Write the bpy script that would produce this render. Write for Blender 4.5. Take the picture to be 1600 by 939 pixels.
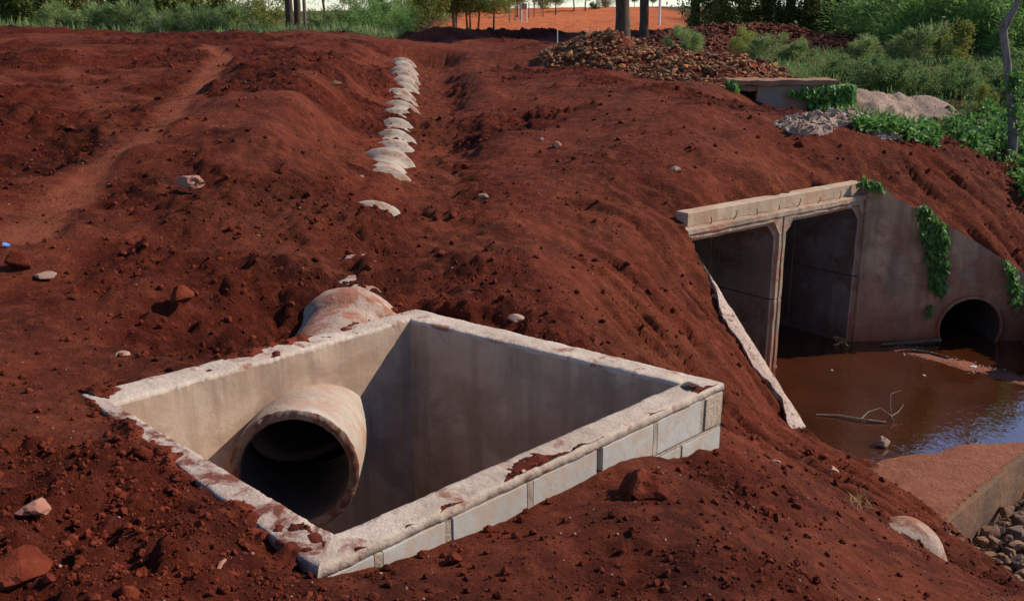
import bpy, bmesh, math, random
import numpy as np
from mathutils import Vector, Matrix, noise as mnoise

# ------------------------------------------------------------------ camera, sky, sun, exposure
S = bpy.context.scene
for o in list(bpy.data.objects):
    bpy.data.objects.remove(o)
COL = S.collection
R = math.radians
CAMZ = 2.1
F = 1555.0
PITCH = math.atan(439.5 / F)
cam_d = bpy.data.cameras.new("camera")
cam_d.sensor_width = 36.0
cam_d.lens = 36.0 * F / 1600.0
cam_d.clip_start = 0.05
cam_d.clip_end = 3000
cam = bpy.data.objects.new("camera", cam_d)
COL.objects.link(cam)
cam.location = (0, 0, CAMZ)
cam.rotation_euler = (math.pi / 2 - PITCH, 0, 0)
S.camera = cam

SUN = Vector((0.66, 0.19, 0.52)).normalized()          # towards the sun
sun_el = math.asin(SUN.z)
sun_az = math.atan2(SUN.x, SUN.y)                      # clockwise from +Y
w = bpy.data.worlds.new("World")
S.world = w
w.use_nodes = True
nt = w.node_tree
bg = nt.nodes["Background"]
sky = nt.nodes.new("ShaderNodeTexSky")
sky.sky_type = 'NISHITA'
sky.sun_disc = False
sky.sun_elevation = sun_el
sky.sun_rotation = sun_az
sky.air_density = 1.0
sky.dust_density = 0.0
sky.ozone_density = 2.5
tint = nt.nodes.new("ShaderNodeMix"); tint.data_type = 'RGBA'; tint.blend_type = 'MULTIPLY'
tint.inputs[0].default_value = 1.0; tint.inputs[7].default_value = (0.94, 0.98, 1.12, 1)   # white balance of the sky
nt.links.new(sky.outputs[0], tint.inputs[6])
nt.links.new(tint.outputs[2], bg.inputs[0])
bg.inputs[1].default_value = 0.088
sl = bpy.data.lights.new("sun", 'SUN')
sl.energy = 4.1
sl.angle = R(0.6)
sl.color = (1.0, 0.89, 0.74)
so = bpy.data.objects.new("sun", sl)
COL.objects.link(so)
so.rotation_euler = (-SUN).to_track_quat('-Z', 'Y').to_euler()
so.location = (30, 8, 30)
S.view_settings.view_transform = 'Standard'
S.view_settings.look = 'None'
S.view_settings.exposure = 0.60
S.view_settings.gamma = 1.0
S.render.engine = 'CYCLES'

rng = np.random.default_rng(7)
random.seed(7)

# ------------------------------------------------------------------ helpers
def ray(u, v):
    zc = -(v - 469.5) / F
    c, s = math.cos(PITCH), math.sin(PITCH)
    return (u - 800) / F, c + s * zc, -s + c * zc
def PZ(u, v, z):                                       # place seen at (u, v) that lies at height z
    x, y, zz = ray(u, v)
    t = (z - CAMZ) / zz
    return np.array((x * t, y * t, z))
def PY(u, v, Y):                                       # place seen at (u, v) that lies Y metres ahead
    x, y, zz = ray(u, v)
    t = Y / y
    return np.array((x * t, Y, CAMZ + zz * t))

def _h(ix, iy, iz, seed):
    n = (ix * 374761393 + iy * 668265263 + iz * 2147483647 + seed * 1274126177) & 0xFFFFFFFF
    n = ((n ^ (n >> 13)) * 1274126177) & 0xFFFFFFFF
    n = ((n ^ (n >> 16)) * 2246822519) & 0xFFFFFFFF
    return ((n ^ (n >> 15)) & 0xFFFFFF) / float(0xFFFFFF) * 2 - 1
def vnoise2(x, y, seed=0):
    x = np.asarray(x, float); y = np.asarray(y, float)
    ix = np.floor(x).astype(np.int64); iy = np.floor(y).astype(np.int64)
    fx = x - ix; fy = y - iy
    fx = fx * fx * fx * (fx * (fx * 6 - 15) + 10); fy = fy * fy * fy * (fy * (fy * 6 - 15) + 10)
    a = _h(ix, iy, 0, seed); b = _h(ix + 1, iy, 0, seed); c = _h(ix, iy + 1, 0, seed); d = _h(ix + 1, iy + 1, 0, seed)
    return (a + (b - a) * fx) * (1 - fy) + (c + (d - c) * fx) * fy
def fbm(x, y, sc, octv=4, seed=0, gain=0.5):
    s = 0; a = 1; t = 0
    ca, sa = math.cos(0.6), math.sin(0.6)
    x = x / sc; y = y / sc
    for i in range(octv):
        s = s + a * vnoise2(x, y, seed + i * 17); t += a; a *= gain
        x, y = (x * ca - y * sa) * 2.03 + 5.2, (x * sa + y * ca) * 2.03 + 1.7
    return s / t
def sstep(a, b, x):
    t = np.clip((x - a) / (b - a), 0, 1)
    return t * t * (3 - 2 * t)

def mesh_np(name, V, Fc, mat=None, smooth=False):
    V = np.asarray(V, np.float32); Fc = np.asarray(Fc, np.int32)
    m = bpy.data.meshes.new(name)
    k = Fc.shape[1]
    m.vertices.add(len(V)); m.vertices.foreach_set("co", V.ravel())
    m.loops.add(Fc.size); m.loops.foreach_set("vertex_index", Fc.ravel())
    m.polygons.add(len(Fc)); m.polygons.foreach_set("loop_start", np.arange(len(Fc), dtype=np.int32) * k)
    m.polygons.foreach_set("use_smooth", np.full(len(Fc), smooth))
    m.update(calc_edges=True); m.validate()
    if mat: m.materials.append(mat)
    return m
def link(name, data, parent=None, loc=None, rot=None, scale=None):
    o = bpy.data.objects.new(name, data)
    COL.objects.link(o)
    if parent: o.parent = parent
    if loc is not None: o.location = loc
    if rot is not None: o.rotation_euler = rot
    if scale is not None: o.scale = (scale,) * 3 if isinstance(scale, (int, float)) else scale
    return o
def tag(o, label=None, cat=None, group=None, kind=None):
    if label: o["label"] = label
    if cat: o["category"] = cat
    if group: o["group"] = group
    if kind: o["kind"] = kind
    return o
def empty(name, loc=(0, 0, 0)):
    return link(name, None, loc=loc)
def bm_mesh(name, bm, mat=None, smooth=False):
    m = bpy.data.meshes.new(name)
    bmesh.ops.recalc_face_normals(bm, faces=bm.faces[:])
    for f in bm.faces: f.smooth = smooth
    bm.to_mesh(m); bm.free()
    if mat: m.materials.append(mat)
    return m
def pyd(name, V, Fs, mat=None, smooth=False):
    m = bpy.data.meshes.new(name)
    m.from_pydata([tuple(v) for v in V], [], Fs)
    m.update()
    bm = bmesh.new(); bm.from_mesh(m)
    bmesh.ops.recalc_face_normals(bm, faces=bm.faces[:])
    for f in bm.faces: f.smooth = smooth
    bm.to_mesh(m); bm.free()
    if mat: m.materials.append(mat)
    return m
def tube_arr(pts, radii, n=8, wob=0.0, seed=0):
    """swept tube: vertices and quad faces"""
    pts = [Vector(p) for p in pts]
    V = []; Fc = []
    up = Vector((0.13, 0.31, 0.94))
    for i, p in enumerate(pts):
        d = (pts[min(i + 1, len(pts) - 1)] - pts[max(i - 1, 0)]).normalized()
        a = d.cross(up)
        if a.length < 0.1: a = d.cross(Vector((1, 0, 0)))
        a.normalize(); b = d.cross(a)
        for k in range(n):
            an = 2 * math.pi * k / n
            rr = radii[i] * (1 + wob * mnoise.noise(p * 3 + Vector((math.cos(an), math.sin(an), seed))))
            V.append(p + (a * math.cos(an) + b * math.sin(an)) * rr)
    for i in range(len(pts) - 1):
        for k in range(n):
            Fc.append((i * n + k, i * n + (k + 1) % n, (i + 1) * n + (k + 1) % n, (i + 1) * n + k))
    return V, Fc
def join_arr(parts):
    V = []; Fc = []
    for v, f in parts:
        o = len(V); V += list(v); Fc += [tuple(i + o for i in q) for q in f]
    return V, Fc
def cap_tube(V, Fc, n):
    Fc.append(tuple(range(n - 1, -1, -1))); Fc.append(tuple(range(len(V) - n, len(V))))
    return V, Fc

# ------------------------------------------------------------------ materials
class NB:
    def __init__(s, name):
        s.m = bpy.data.materials.new(name); s.m.use_nodes = True
        s.t = s.m.node_tree; s.b = s.t.nodes["Principled BSDF"]; s.out = s.t.nodes["Material Output"]
        s.b.inputs["Roughness"].default_value = 0.9
        s.b.inputs["Specular IOR Level"].default_value = 0.2
        s._co = {}
    def n(s, typ, **kw):
        nd = s.t.nodes.new(typ)
        for k, v in kw.items(): setattr(nd, k, v)
        return nd
    def L(s, a, b): s.t.links.new(a, b)
    def co(s, kind="Object"):
        if kind not in s._co:
            if kind == "World": s._co[kind] = s.n("ShaderNodeNewGeometry").outputs["Position"]
            else: s._co[kind] = s.n("ShaderNodeTexCoord").outputs[kind]
        return s._co[kind]
    def noise(s, sc, det=5, rough=0.55, kind="World", stretch=None, dist=0.0):
        nd = s.n("ShaderNodeTexNoise"); nd.inputs["Scale"].default_value = sc; nd.inputs["Detail"].default_value = det
        nd.inputs["Roughness"].default_value = rough; nd.inputs["Distortion"].default_value = dist
        c = s.co(kind)
        if stretch:
            mp = s.n("ShaderNodeMapping"); mp.inputs["Scale"].default_value = stretch; s.L(c, mp.inputs[0]); c = mp.outputs[0]
        s.L(c, nd.inputs["Vector"])
        return nd.outputs["Fac"]
    def voro(s, sc, kind="World", feat='F1'):
        nd = s.n("ShaderNodeTexVoronoi"); nd.feature = feat; nd.inputs["Scale"].default_value = sc
        s.L(s.co(kind), nd.inputs["Vector"])
        return nd
    def ramp(s, fac, a, b, ca=(0, 0, 0), cb=(1, 1, 1)):
        nd = s.n("ShaderNodeValToRGB"); e = nd.color_ramp.elements
        e[0].position = a; e[1].position = b; e[0].color = (*ca, 1); e[1].color = (*cb, 1)
        s.L(fac, nd.inputs[0]); return nd.outputs[0]
    def mix(s, fac, a, b, typ='MIX'):
        nd = s.n("ShaderNodeMix", data_type='RGBA', blend_type=typ)
        for inp, val in ((nd.inputs[0], fac), (nd.inputs[6], a), (nd.inputs[7], b)):
            if isinstance(val, tuple): inp.default_value = (*val, 1)
            elif isinstance(val, (int, float)): inp.default_value = val
            else: s.L(val, inp)
        return nd.outputs[2]
    def math(s, op, a, b=0.0):
        nd = s.n("ShaderNodeMath", operation=op)
        for inp, val in ((nd.inputs[0], a), (nd.inputs[1], b)):
            if isinstance(val, (int, float)): inp.default_value = val
            else: s.L(val, inp)
        return nd.outputs[0]
    def attr(s, name, out="Fac"):
        nd = s.n("ShaderNodeAttribute", attribute_name=name); return nd.outputs[out]
    def sep(s, vec):
        nd = s.n("ShaderNodeSeparateXYZ"); s.L(vec, nd.inputs[0]); return nd.outputs
    def bump(s, h, strength=0.5, dist=0.02):
        nd = s.n("ShaderNodeBump"); nd.inputs["Strength"].default_value = strength; nd.inputs["Distance"].default_value = dist
        s.L(h, nd.inputs["Height"])
        prev = s.b.inputs["Normal"]
        if prev.is_linked: s.L(prev.links[0].from_socket, nd.inputs["Normal"])
        s.L(nd.outputs[0], s.b.inputs["Normal"])
    def base(s, c):
        if isinstance(c, tuple): s.b.inputs["Base Color"].default_value = (*c, 1)
        else: s.L(c, s.b.inputs["Base Color"])
    def island(s): return s.n("ShaderNodeNewGeometry").outputs["Random Per Island"]

SOIL_D, SOIL_M, SOIL_L = (0.036, 0.0062, 0.0032), (0.098, 0.0166, 0.0078), (0.185, 0.0395, 0.0185)
def soil_color(nb, n1, n2, n3):
    c = nb.mix(nb.ramp(n1, 0.38, 0.60), SOIL_D, SOIL_M)
    c = nb.mix(nb.math('MULTIPLY', nb.ramp(n2, 0.47, 0.64), 0.6), c, SOIL_L)
    return nb.mix(nb.math('MULTIPLY', nb.ramp(n3, 0.58, 0.8), 0.5), c, SOIL_L)
def mk_ground():
    nb = NB("red_soil")
    n1 = nb.noise(0.9, 4, 0.6); n2 = nb.noise(7, 4, 0.65); n3 = nb.noise(60, 2, 0.6)
    c = soil_color(nb, n1, n2, n3)
    c = nb.mix(nb.math('MULTIPLY', nb.attr("dry"), nb.math('ADD', n2, 0.25)), c, (0.265, 0.074, 0.036))
    c = nb.mix(nb.attr("orange"), c, nb.mix(nb.ramp(n1, 0.3, 0.7), (0.52, 0.155, 0.050), (0.36, 0.085, 0.030)))
    c = nb.mix(nb.attr("green"), c, nb.mix(nb.ramp(n1, 0.35, 0.65), (0.05, 0.062, 0.018), (0.13, 0.075, 0.035)))
    c = nb.mix(nb.attr("silt"), c, nb.mix(nb.ramp(n2, 0.3, 0.7), (0.33, 0.13, 0.08), (0.23, 0.08, 0.048)))
    v = nb.voro(23)
    sp = nb.ramp(v.outputs["Distance"], 0.035, 0.07, (1, 1, 1), (0, 0, 0))
    v2 = nb.n("ShaderNodeSeparateColor"); nb.L(v.outputs["Color"], v2.inputs[0])
    sp = nb.math('MULTIPLY', sp, nb.math('GREATER_THAN', v2.outputs[0], 0.93))
    c = nb.mix(nb.math('MULTIPLY', sp, 0.6), c, (0.42, 0.24, 0.18))
    nb.base(c)
    nb.b.inputs["Roughness"].default_value = 0.95
    nb.b.inputs["Specular IOR Level"].default_value = 0.08
    hb = nb.math('ADD', nb.math('MULTIPLY', nb.noise(15, 7, 0.75), 0.085), nb.math('MULTIPLY', nb.voro(30).outputs["Distance"], -0.012))
    hb = nb.math('MULTIPLY', hb, nb.attr('rgh'))
    nb.bump(hb, 1.0, 1.0)
    return nb.m
M_ground = mk_ground()
def mk_clod():
    nb = NB("soil_clod")
    c = soil_color(nb, nb.noise(0.9, 3, 0.6), nb.noise(9, 3, 0.6), nb.noise(60, 2))
    c = nb.mix(nb.math('MULTIPLY', nb.island(), 0.30), c, SOIL_L)
    nb.base(c); nb.b.inputs["Specular IOR Level"].default_value = 0.08
    nb.bump(nb.noise(50, 4, 0.7), 0.8, 0.015)
    return nb.m
M_clod = mk_clod()
def mk_grit():
    nb = NB("pale_grit")
    isl = nb.island()
    nb.base(nb.mix(isl, (0.22, 0.09, 0.055), (0.40, 0.27, 0.2)))
    return nb.m
M_grit = mk_grit()

def mk_conc(name, a, b, stain=(0.2, 0.06, 0.035), stain_amt=0.3, stain_sc=2.5, zst=None, bump=0.25, dark=(0.09, 0.075, 0.065), dark_amt=0.25, streak=True, gr=1.0, splo=0.5):
    nb = NB(name)
    a = tuple(x * 0.80 for x in a); b = tuple(x * 0.78 for x in b)
    c = nb.mix(nb.ramp(nb.noise(2.2 * gr, 7, 0.6), 0.32, 0.68), a, b)
    c = nb.mix(nb.math('MULTIPLY', nb.ramp(nb.noise(55, 4, 0.7), 0.5, 0.75), 0.22), c, dark)
    d = nb.ramp(nb.noise(1.7, 7, 0.65, dist=0.6), 0.46, 0.60)
    c = nb.mix(nb.math('MULTIPLY', d, dark_amt), c, dark)
    if streak:
        st = nb.ramp(nb.noise(1.0, 5, 0.6, stretch=(7, 7, 0.5)), 0.47, 0.62)
        c = nb.mix(nb.math('MULTIPLY', st, dark_amt * 0.8), c, dark)
    s1 = nb.ramp(nb.noise(stain_sc, 8, 0.7, dist=0.4), splo - 0.02, splo + 0.07)
    c = nb.mix(nb.math('MULTIPLY', s1, stain_amt), c, stain)
    if zst:                                           # mud-stained foot of a wall: between two heights
        z = nb.sep(nb.co("World"))[2]
        z = nb.math('ADD', z, nb.math('MULTIPLY', nb.math('SUBTRACT', nb.noise(2.0, 5, 0.6, stretch=(3, 3, 0.6)), 0.5), 1.1))
        k = nb.ramp(nb.math('DIVIDE', nb.math('SUBTRACT', z, zst[0]), zst[1] - zst[0]), 0.0, 1.0, (1, 1, 1), (0, 0, 0))
        c = nb.mix(nb.math('MULTIPLY', k, 0.85), c, stain)
    nb.base(c)
    nb.bump(nb.noise(11, 9, 0.72), min(1.0, bump * 1.5), 0.04)
    return nb.m
M_plaster = mk_conc("cement_plaster", (0.64, 0.475, 0.345), (0.53, 0.385, 0.275), stain=(0.36, 0.22, 0.145), stain_amt=0.35, dark=(0.24, 0.16, 0.112), dark_amt=0.65, bump=0.15)
M_rim = mk_conc("rim_mortar", (0.70, 0.57, 0.46), (0.57, 0.445, 0.345), stain=(0.21, 0.06, 0.033), stain_amt=0.8, stain_sc=4.5, dark=(0.26, 0.18, 0.135), dark_amt=0.4, bump=0.4, streak=False, gr=2.2, splo=0.57)
M_rim_dirty = mk_conc("rim_mortar_dirty", (0.70, 0.56, 0.46), (0.52, 0.38, 0.31), stain=(0.16, 0.042, 0.024), stain_amt=0.97, stain_sc=4.0, dark=(0.16, 0.10, 0.08), dark_amt=0.3, bump=0.5, streak=False, gr=2.2, splo=0.50)
M_block = mk_conc("concrete_block", (0.60, 0.565, 0.50), (0.50, 0.465, 0.41), stain=(0.42, 0.29, 0.2), stain_amt=0.55, stain_sc=5, dark=(0.2, 0.19, 0.18), dark_amt=0.1, bump=0.12, streak=False)
M_mortar = mk_conc("cream_mortar", (0.66, 0.52, 0.39), (0.54, 0.42, 0.31), stain_amt=0.2, bump=0.6, streak=False)
M_pipe = mk_conc("pipe_concrete", (0.50, 0.435, 0.36), (0.42, 0.35, 0.28), stain=(0.33, 0.14, 0.085), stain_amt=0.45, stain_sc=3.0, dark=(0.2, 0.15, 0.12), dark_amt=0.3, bump=0.3, streak=False)
M_pipe_end = mk_conc("broken_pipe_edge", (0.30, 0.22, 0.17), (0.22, 0.15, 0.11), stain=(0.12, 0.035, 0.02), stain_amt=0.9, stain_sc=6, dark=(0.07, 0.05, 0.04), dark_amt=0.7, bump=1.0, streak=False)
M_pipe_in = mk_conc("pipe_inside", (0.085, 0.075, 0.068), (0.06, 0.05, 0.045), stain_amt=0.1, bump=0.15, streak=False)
M_pipe_row = mk_conc("buried_pipe_concrete", (0.47, 0.395, 0.32), (0.36, 0.29, 0.23), stain=(0.20, 0.075, 0.042), stain_amt=0.65, stain_sc=4.5, dark_amt=0.12, bump=0.3, streak=False)
M_stub = mk_conc("stained_pipe", (0.56, 0.42, 0.33), (0.46, 0.32, 0.24), stain=(0.30, 0.10, 0.055), stain_amt=0.85, stain_sc=4.5, dark=(0.2, 0.15, 0.12), dark_amt=0.5, bump=0.6, streak=False, splo=0.48)
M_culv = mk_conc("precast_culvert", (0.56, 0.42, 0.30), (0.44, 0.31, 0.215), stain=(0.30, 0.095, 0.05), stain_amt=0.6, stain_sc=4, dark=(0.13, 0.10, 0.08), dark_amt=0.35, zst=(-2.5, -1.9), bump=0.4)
M_beam = mk_conc("beam_concrete", (0.60, 0.46, 0.32), (0.50, 0.365, 0.25), stain=(0.34, 0.14, 0.07), stain_amt=0.35, stain_sc=2.0, dark=(0.22, 0.165, 0.12), dark_amt=0.3, bump=0.2)
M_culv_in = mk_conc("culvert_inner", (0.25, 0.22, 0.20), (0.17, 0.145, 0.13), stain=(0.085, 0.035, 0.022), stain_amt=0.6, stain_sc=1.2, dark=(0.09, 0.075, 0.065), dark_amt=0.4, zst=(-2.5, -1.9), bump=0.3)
M_wing = mk_conc("wing_wall_concrete", (0.66, 0.44, 0.265), (0.42, 0.255, 0.145), stain=(0.30, 0.075, 0.034), stain_amt=0.45, stain_sc=1.5, dark=(0.16, 0.115, 0.085), dark_amt=0.6, zst=(-2.45, -1.35), bump=0.4)
M_wing_pale = mk_conc("wing_wall_crest", (0.80, 0.60, 0.48), (0.66, 0.47, 0.36), stain=(0.10, 0.03, 0.018), stain_amt=0.85, stain_sc=15, dark_amt=0.1, bump=0.8, streak=False, splo=0.56)
M_inlet = mk_conc("inlet_concrete", (0.34, 0.32, 0.29), (0.44, 0.27, 0.15), stain=(0.36, 0.18, 0.08), stain_amt=0.6, stain_sc=1.0, dark=(0.13, 0.11, 0.10), dark_amt=0.2, bump=0.3, gr=0.5)
M_inlet_top = mk_conc("inlet_slab", (0.42, 0.22, 0.13), (0.36, 0.18, 0.10), stain_amt=0.4, bump=0.5, streak=False)
M_apron = mk_conc("apron_concrete", (0.27, 0.15, 0.085), (0.19, 0.10, 0.058), stain=(0.22, 0.09, 0.04), stain_amt=0.4, dark=(0.08, 0.055, 0.04), dark_amt=0.5, bump=0.4)

def mk_rock(name, a, b, c3, soil=0.35, bump=0.7, sc=9):
    nb = NB(name)
    oi = nb.n("ShaderNodeObjectInfo").outputs["Random"]
    rnd = nb.math('FRACT', nb.math('ADD', nb.island(), oi))
    c = nb.mix(rnd, a, b)
    c = nb.mix(nb.math('MULTIPLY', nb.math('GREATER_THAN', rnd, 0.78), 0.8), c, c3)
    c = nb.mix(nb.math('MULTIPLY', nb.ramp(nb.noise(sc, 6, 0.65), 0.4, 0.7), 0.5), c, a)
    c = nb.mix(nb.math('MULTIPLY', nb.ramp(nb.noise(sc * 0.5, 6, 0.7), 0.45, 0.62), soil), c, (0.14, 0.035, 0.018))
    nb.base(c); nb.b.inputs["Roughness"].default_value = 0.85
    nb.bump(nb.noise(sc * 2.5, 8, 0.7), bump, 0.03)
    return nb.m
M_rub = mk_rock("rubble_rock", (0.15, 0.066, 0.031), (0.34, 0.175, 0.08), (0.42, 0.175, 0.052), 0.35)
M_redrub = mk_rock("red_rubble_rock", (0.10, 0.028, 0.016), (0.15, 0.05, 0.028), (0.2, 0.10, 0.06), 0.5)
M_creekrock = mk_rock("creek_rock", (0.16, 0.09, 0.055), (0.26, 0.15, 0.085), (0.10, 0.075, 0.06), 0.3)
M_palerock = mk_rock("pale_stone", (0.30, 0.185, 0.13), (0.38, 0.26, 0.2), (0.34, 0.22, 0.16), 0.35, 0.4)
M_pinkrock = mk_rock("pinkish_rock", (0.30, 0.13, 0.085), (0.34, 0.17, 0.12), (0.33, 0.16, 0.1), 0.3, 0.5)
M_grey = mk_rock("grey_gravel", (0.25, 0.17, 0.125), (0.33, 0.235, 0.18), (0.19, 0.13, 0.10), 0.15, 0.6, 14)
M_whiterub = mk_rock("chalky_rubble", (0.33, 0.235, 0.17), (0.47, 0.36, 0.28), (0.22, 0.155, 0.115), 0.25, 0.6)

def mk_leaf(name, a, b, dry=None, trans=0.35):
    nb = NB(name)
    r = nb.island()
    oi = nb.n("ShaderNodeObjectInfo").outputs["Random"]
    c = nb.mix(r, a, b)
    c = nb.mix(nb.math('MULTIPLY', nb.ramp(nb.noise(0.9, 3, 0.5), 0.35, 0.65), 0.5), c, b)
    if dry: c = nb.mix(nb.math('MULTIPLY', nb.math('GREATER_THAN', r, 0.86), 0.8), c, dry)
    h = nb.n("ShaderNodeHueSaturation"); nb.L(c, h.inputs["Color"])
    nb.L(nb.math('ADD', nb.math('MULTIPLY', oi, 0.3), 0.85), h.inputs["Value"])
    c = h.outputs[0]
    nb.base(c); nb.b.inputs["Roughness"].default_value = 0.6; nb.b.inputs["Specular IOR Level"].default_value = 0.25
    tr = nb.n("ShaderNodeBsdfTranslucent"); nb.L(c, tr.inputs["Color"])
    mx = nb.n("ShaderNodeMixShader"); mx.inputs[0].default_value = trans
    nb.L(nb.b.outputs[0], mx.inputs[1]); nb.L(tr.outputs[0], mx.inputs[2]); nb.L(mx.outputs[0], nb.out.inputs["Surface"])
    return nb.m
L_dark = mk_leaf("dark_leaf", (0.049, 0.078, 0.018), (0.097, 0.128, 0.027))
L_mid = mk_leaf("mid_leaf", (0.097, 0.143, 0.025), (0.203, 0.232, 0.044), (0.259, 0.180, 0.062))
L_light = mk_leaf("light_leaf", (0.178, 0.240, 0.040), (0.340, 0.375, 0.081), (0.356, 0.285, 0.100))
L_olive = mk_leaf("olive_leaf", (0.162, 0.143, 0.037), (0.275, 0.225, 0.069), (0.308, 0.180, 0.069))
L_feath = mk_leaf("feathery_leaf", (0.12, 0.24, 0.065), (0.24, 0.38, 0.11), trans=0.45)
L_vine = mk_leaf("vine_leaf", (0.065, 0.173, 0.035), (0.138, 0.270, 0.062))
L_yel = mk_leaf("yellow_leaf", (0.16, 0.20, 0.045), (0.30, 0.29, 0.06), trans=0.4)
L_herb = mk_leaf("herb_leaf", (0.085, 0.165, 0.05), (0.165, 0.26, 0.08), (0.19, 0.13, 0.07), trans=0.45)
L_grass = mk_leaf("grass_blade", (0.13, 0.22, 0.07), (0.26, 0.34, 0.12), (0.32, 0.27, 0.12), trans=0.45)
L_straw = mk_leaf("dry_straw", (0.421, 0.255, 0.112), (0.583, 0.375, 0.163), trans=0.1)
def mk_bark(name, a, b):
    nb = NB(name)
    nb.base(nb.mix(nb.ramp(nb.noise(3, 7, 0.65, stretch=(6, 6, 1)), 0.35, 0.65), a, b))
    nb.bump(nb.noise(5, 7, 0.7, stretch=(5, 5, 1)), 0.8, 0.04)
    return nb.m
B_dark = mk_bark("dark_bark", (0.045, 0.030, 0.022), (0.11, 0.075, 0.055))
B_pale = mk_bark("pale_bark", (0.27, 0.235, 0.21), (0.13, 0.105, 0.09))
B_tan = mk_bark("tan_bark", (0.20, 0.145, 0.095), (0.11, 0.075, 0.05))
B_wood = mk_bark("weathered_wood", (0.26, 0.20, 0.15), (0.15, 0.11, 0.08))
B_log = mk_bark("cut_wood", (0.45, 0.20, 0.09), (0.33, 0.14, 0.07))
def mk_flat(name, c, rough=0.7, metal=0.0):
    nb = NB(name); nb.base(c); nb.b.inputs["Roughness"].default_value = rough; nb.b.inputs["Metallic"].default_value = metal
    nb.base(nb.mix(nb.ramp(nb.noise(12, 5, 0.6), 0.3, 0.7), c, tuple(x * 0.72 for x in c)))
    return nb.m
M_rust = mk_flat("rusty_rebar", (0.10, 0.04, 0.025), 0.9)
M_white = mk_flat("white_paint", (0.75, 0.74, 0.71))
M_chalk = mk_flat("chalk", (0.16, 0.15, 0.14), 1.0)
M_blue = mk_flat("blue_plastic", (0.08, 0.22, 0.6), 0.4)
M_foam = mk_flat("white_plastic", (0.62, 0.62, 0.62), 0.5)
def mk_water(name, col, sc, st):
    nb = NB(name)
    c = nb.mix(nb.ramp(nb.noise(0.9, 5, 0.6), 0.3, 0.7), col, tuple(x * 0.55 for x in col))
    nb.base(c)
    nb.b.inputs["Roughness"].default_value = 0.03
    nb.b.inputs["IOR"].default_value = 2.5
    nb.b.inputs["Specular IOR Level"].default_value = 0.7
    nb.bump(nb.noise(sc, 3, 0.5, stretch=(1.6, 0.8, 1), dist=0.8), st, 0.02)
    nb.bump(nb.noise(1.6, 2, 0.5), st * 0.5, 0.06)
    return nb.m
M_water = mk_water("muddy_water", (0.066, 0.019, 0.0072), 9.0, 0.22)
M_water2 = mk_water("lower_water", (0.05, 0.03, 0.022), 9.0, 0.25)

# ------------------------------------------------------------------ layout shared by ground and structures
# basin corners (inner and outer rim), rim plane z = 0
BI = {k: PZ(u, v, 0)[:2] for k, (u, v) in dict(L=(178, 630), B=(640, 499), R=(1062, 599), F=(522, 834)).items()}
BO = {k: PZ(u, v, 0)[:2] for k, (u, v) in dict(L=(126, 616), B=(650, 482), R=(1131, 597), F=(497, 889)).items()}
# culvert frame: headwall runs along A, cells run back along N
W0 = np.array((1.94, 11.3)); A = np.array((0.7738, 0.6334)); N = np.array((-0.6334, 0.7738))
HWL = 3.92
HR = W0 + A * HWL
_n = -N; _fl = R(10)
WD = np.array((_n[0] * math.cos(_fl) + (-A[0]) * math.sin(_fl), _n[1] * math.cos(_fl) + (-A[1]) * math.sin(_fl)))
WP = np.array((-WD[1], WD[0])) * (1 if np.dot((-WD[1], WD[0]), A) > 0 else -1)
WLEN = 2.02
WL = W0 + WD * WLEN
WR = np.array((7.55, HR[1] - 0.02))
SE = np.array((4.0, 8.3)); SA = np.array((0.7071, 0.7071)); SN = np.array((-0.7071, 0.7071))    # apron edge
WATER = -2.40; LOW = -2.95
# buried pipe line
PIPE = np.array([(-1.36, 5.70, -0.625), (-1.40, 6.40, -0.67), (-1.31, 6.58, -0.43), (-1.31, 7.66, -0.425), (-1.86, 15.5, -0.03), (-3.02, 28.3, 0.60), (-3.3, 31, 0.7)])
def pipe_at(y):
    return np.array((np.interp(y, PIPE[:, 1], PIPE[:, 0]), y, np.interp(y, PIPE[:, 1], PIPE[:, 2])))

def pipe0(y):
    t = (y - PIPE[0, 1]) / (PIPE[1, 1] - PIPE[0, 1]); return PIPE[0] + (PIPE[1] - PIPE[0]) * t
CP = []
def cz(u, v, z): CP.append(PZ(u, v, z))
def cy(u, v, Y): CP.append(PY(u, v, Y))
def cw(x, y, z): CP.append(np.array((x, y, z)))
# foreground
for a in [(0, 939, .10), (200, 939, .06), (400, 939, .0), (600, 939, -.03), (800, 939, -.05), (1000, 939, -.08), (1150, 939, -.15), (1300, 939, -.35), (1450, 939, -.75), (1600, 939, -1.25),
          (100, 800, .03), (300, 800, .02), (0, 700, .06), (60, 620, .05), (0, 600, .08), (200, 560, .03), (350, 510, -.02),
          (1000, 790, -.12), (900, 830, -.08), (1120, 760, -.25), (1200, 800, -.42), (1300, 800, -.75), (1400, 850, -1.15), (1250, 740, -.8),
          (1160, 700, -.72), (1330, 760, -1.35), (1440, 850, -1.65), (1500, 880, -1.75)]:
    cz(*a)
def bo(k1, k2, t, z, off=0.1):
    p = BO[k1] + (BO[k2] - BO[k1]) * t
    d = BO[k2] - BO[k1]; nn = np.array((-d[1], d[0])) / np.linalg.norm(d)
    p = p + nn * off
    cw(p[0], p[1], z)
for t, z in ((0.05, -.03), (.3, -.04), (.55, -.10), (.75, -.12), (1, -.07)): bo('L', 'B', t, z)
for t, z in ((.2, -.05), (.5, -.10), (.8, -.22), (1, -.42)): bo('B', 'R', t, z)
for t, z in ((0, -.045), (.25, -.03), (.5, -.012), (.75, -.008), (.95, -.01)): bo('F', 'L', t, z, .06)
for t, z in ((.97, -.47), (.85, -.40), (.72, -.20), (.55, -.19), (.35, -.19), (.15, -.12), (0.03, -.06)): bo('R', 'F', 1 - t if False else (1 - t), z)
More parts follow.
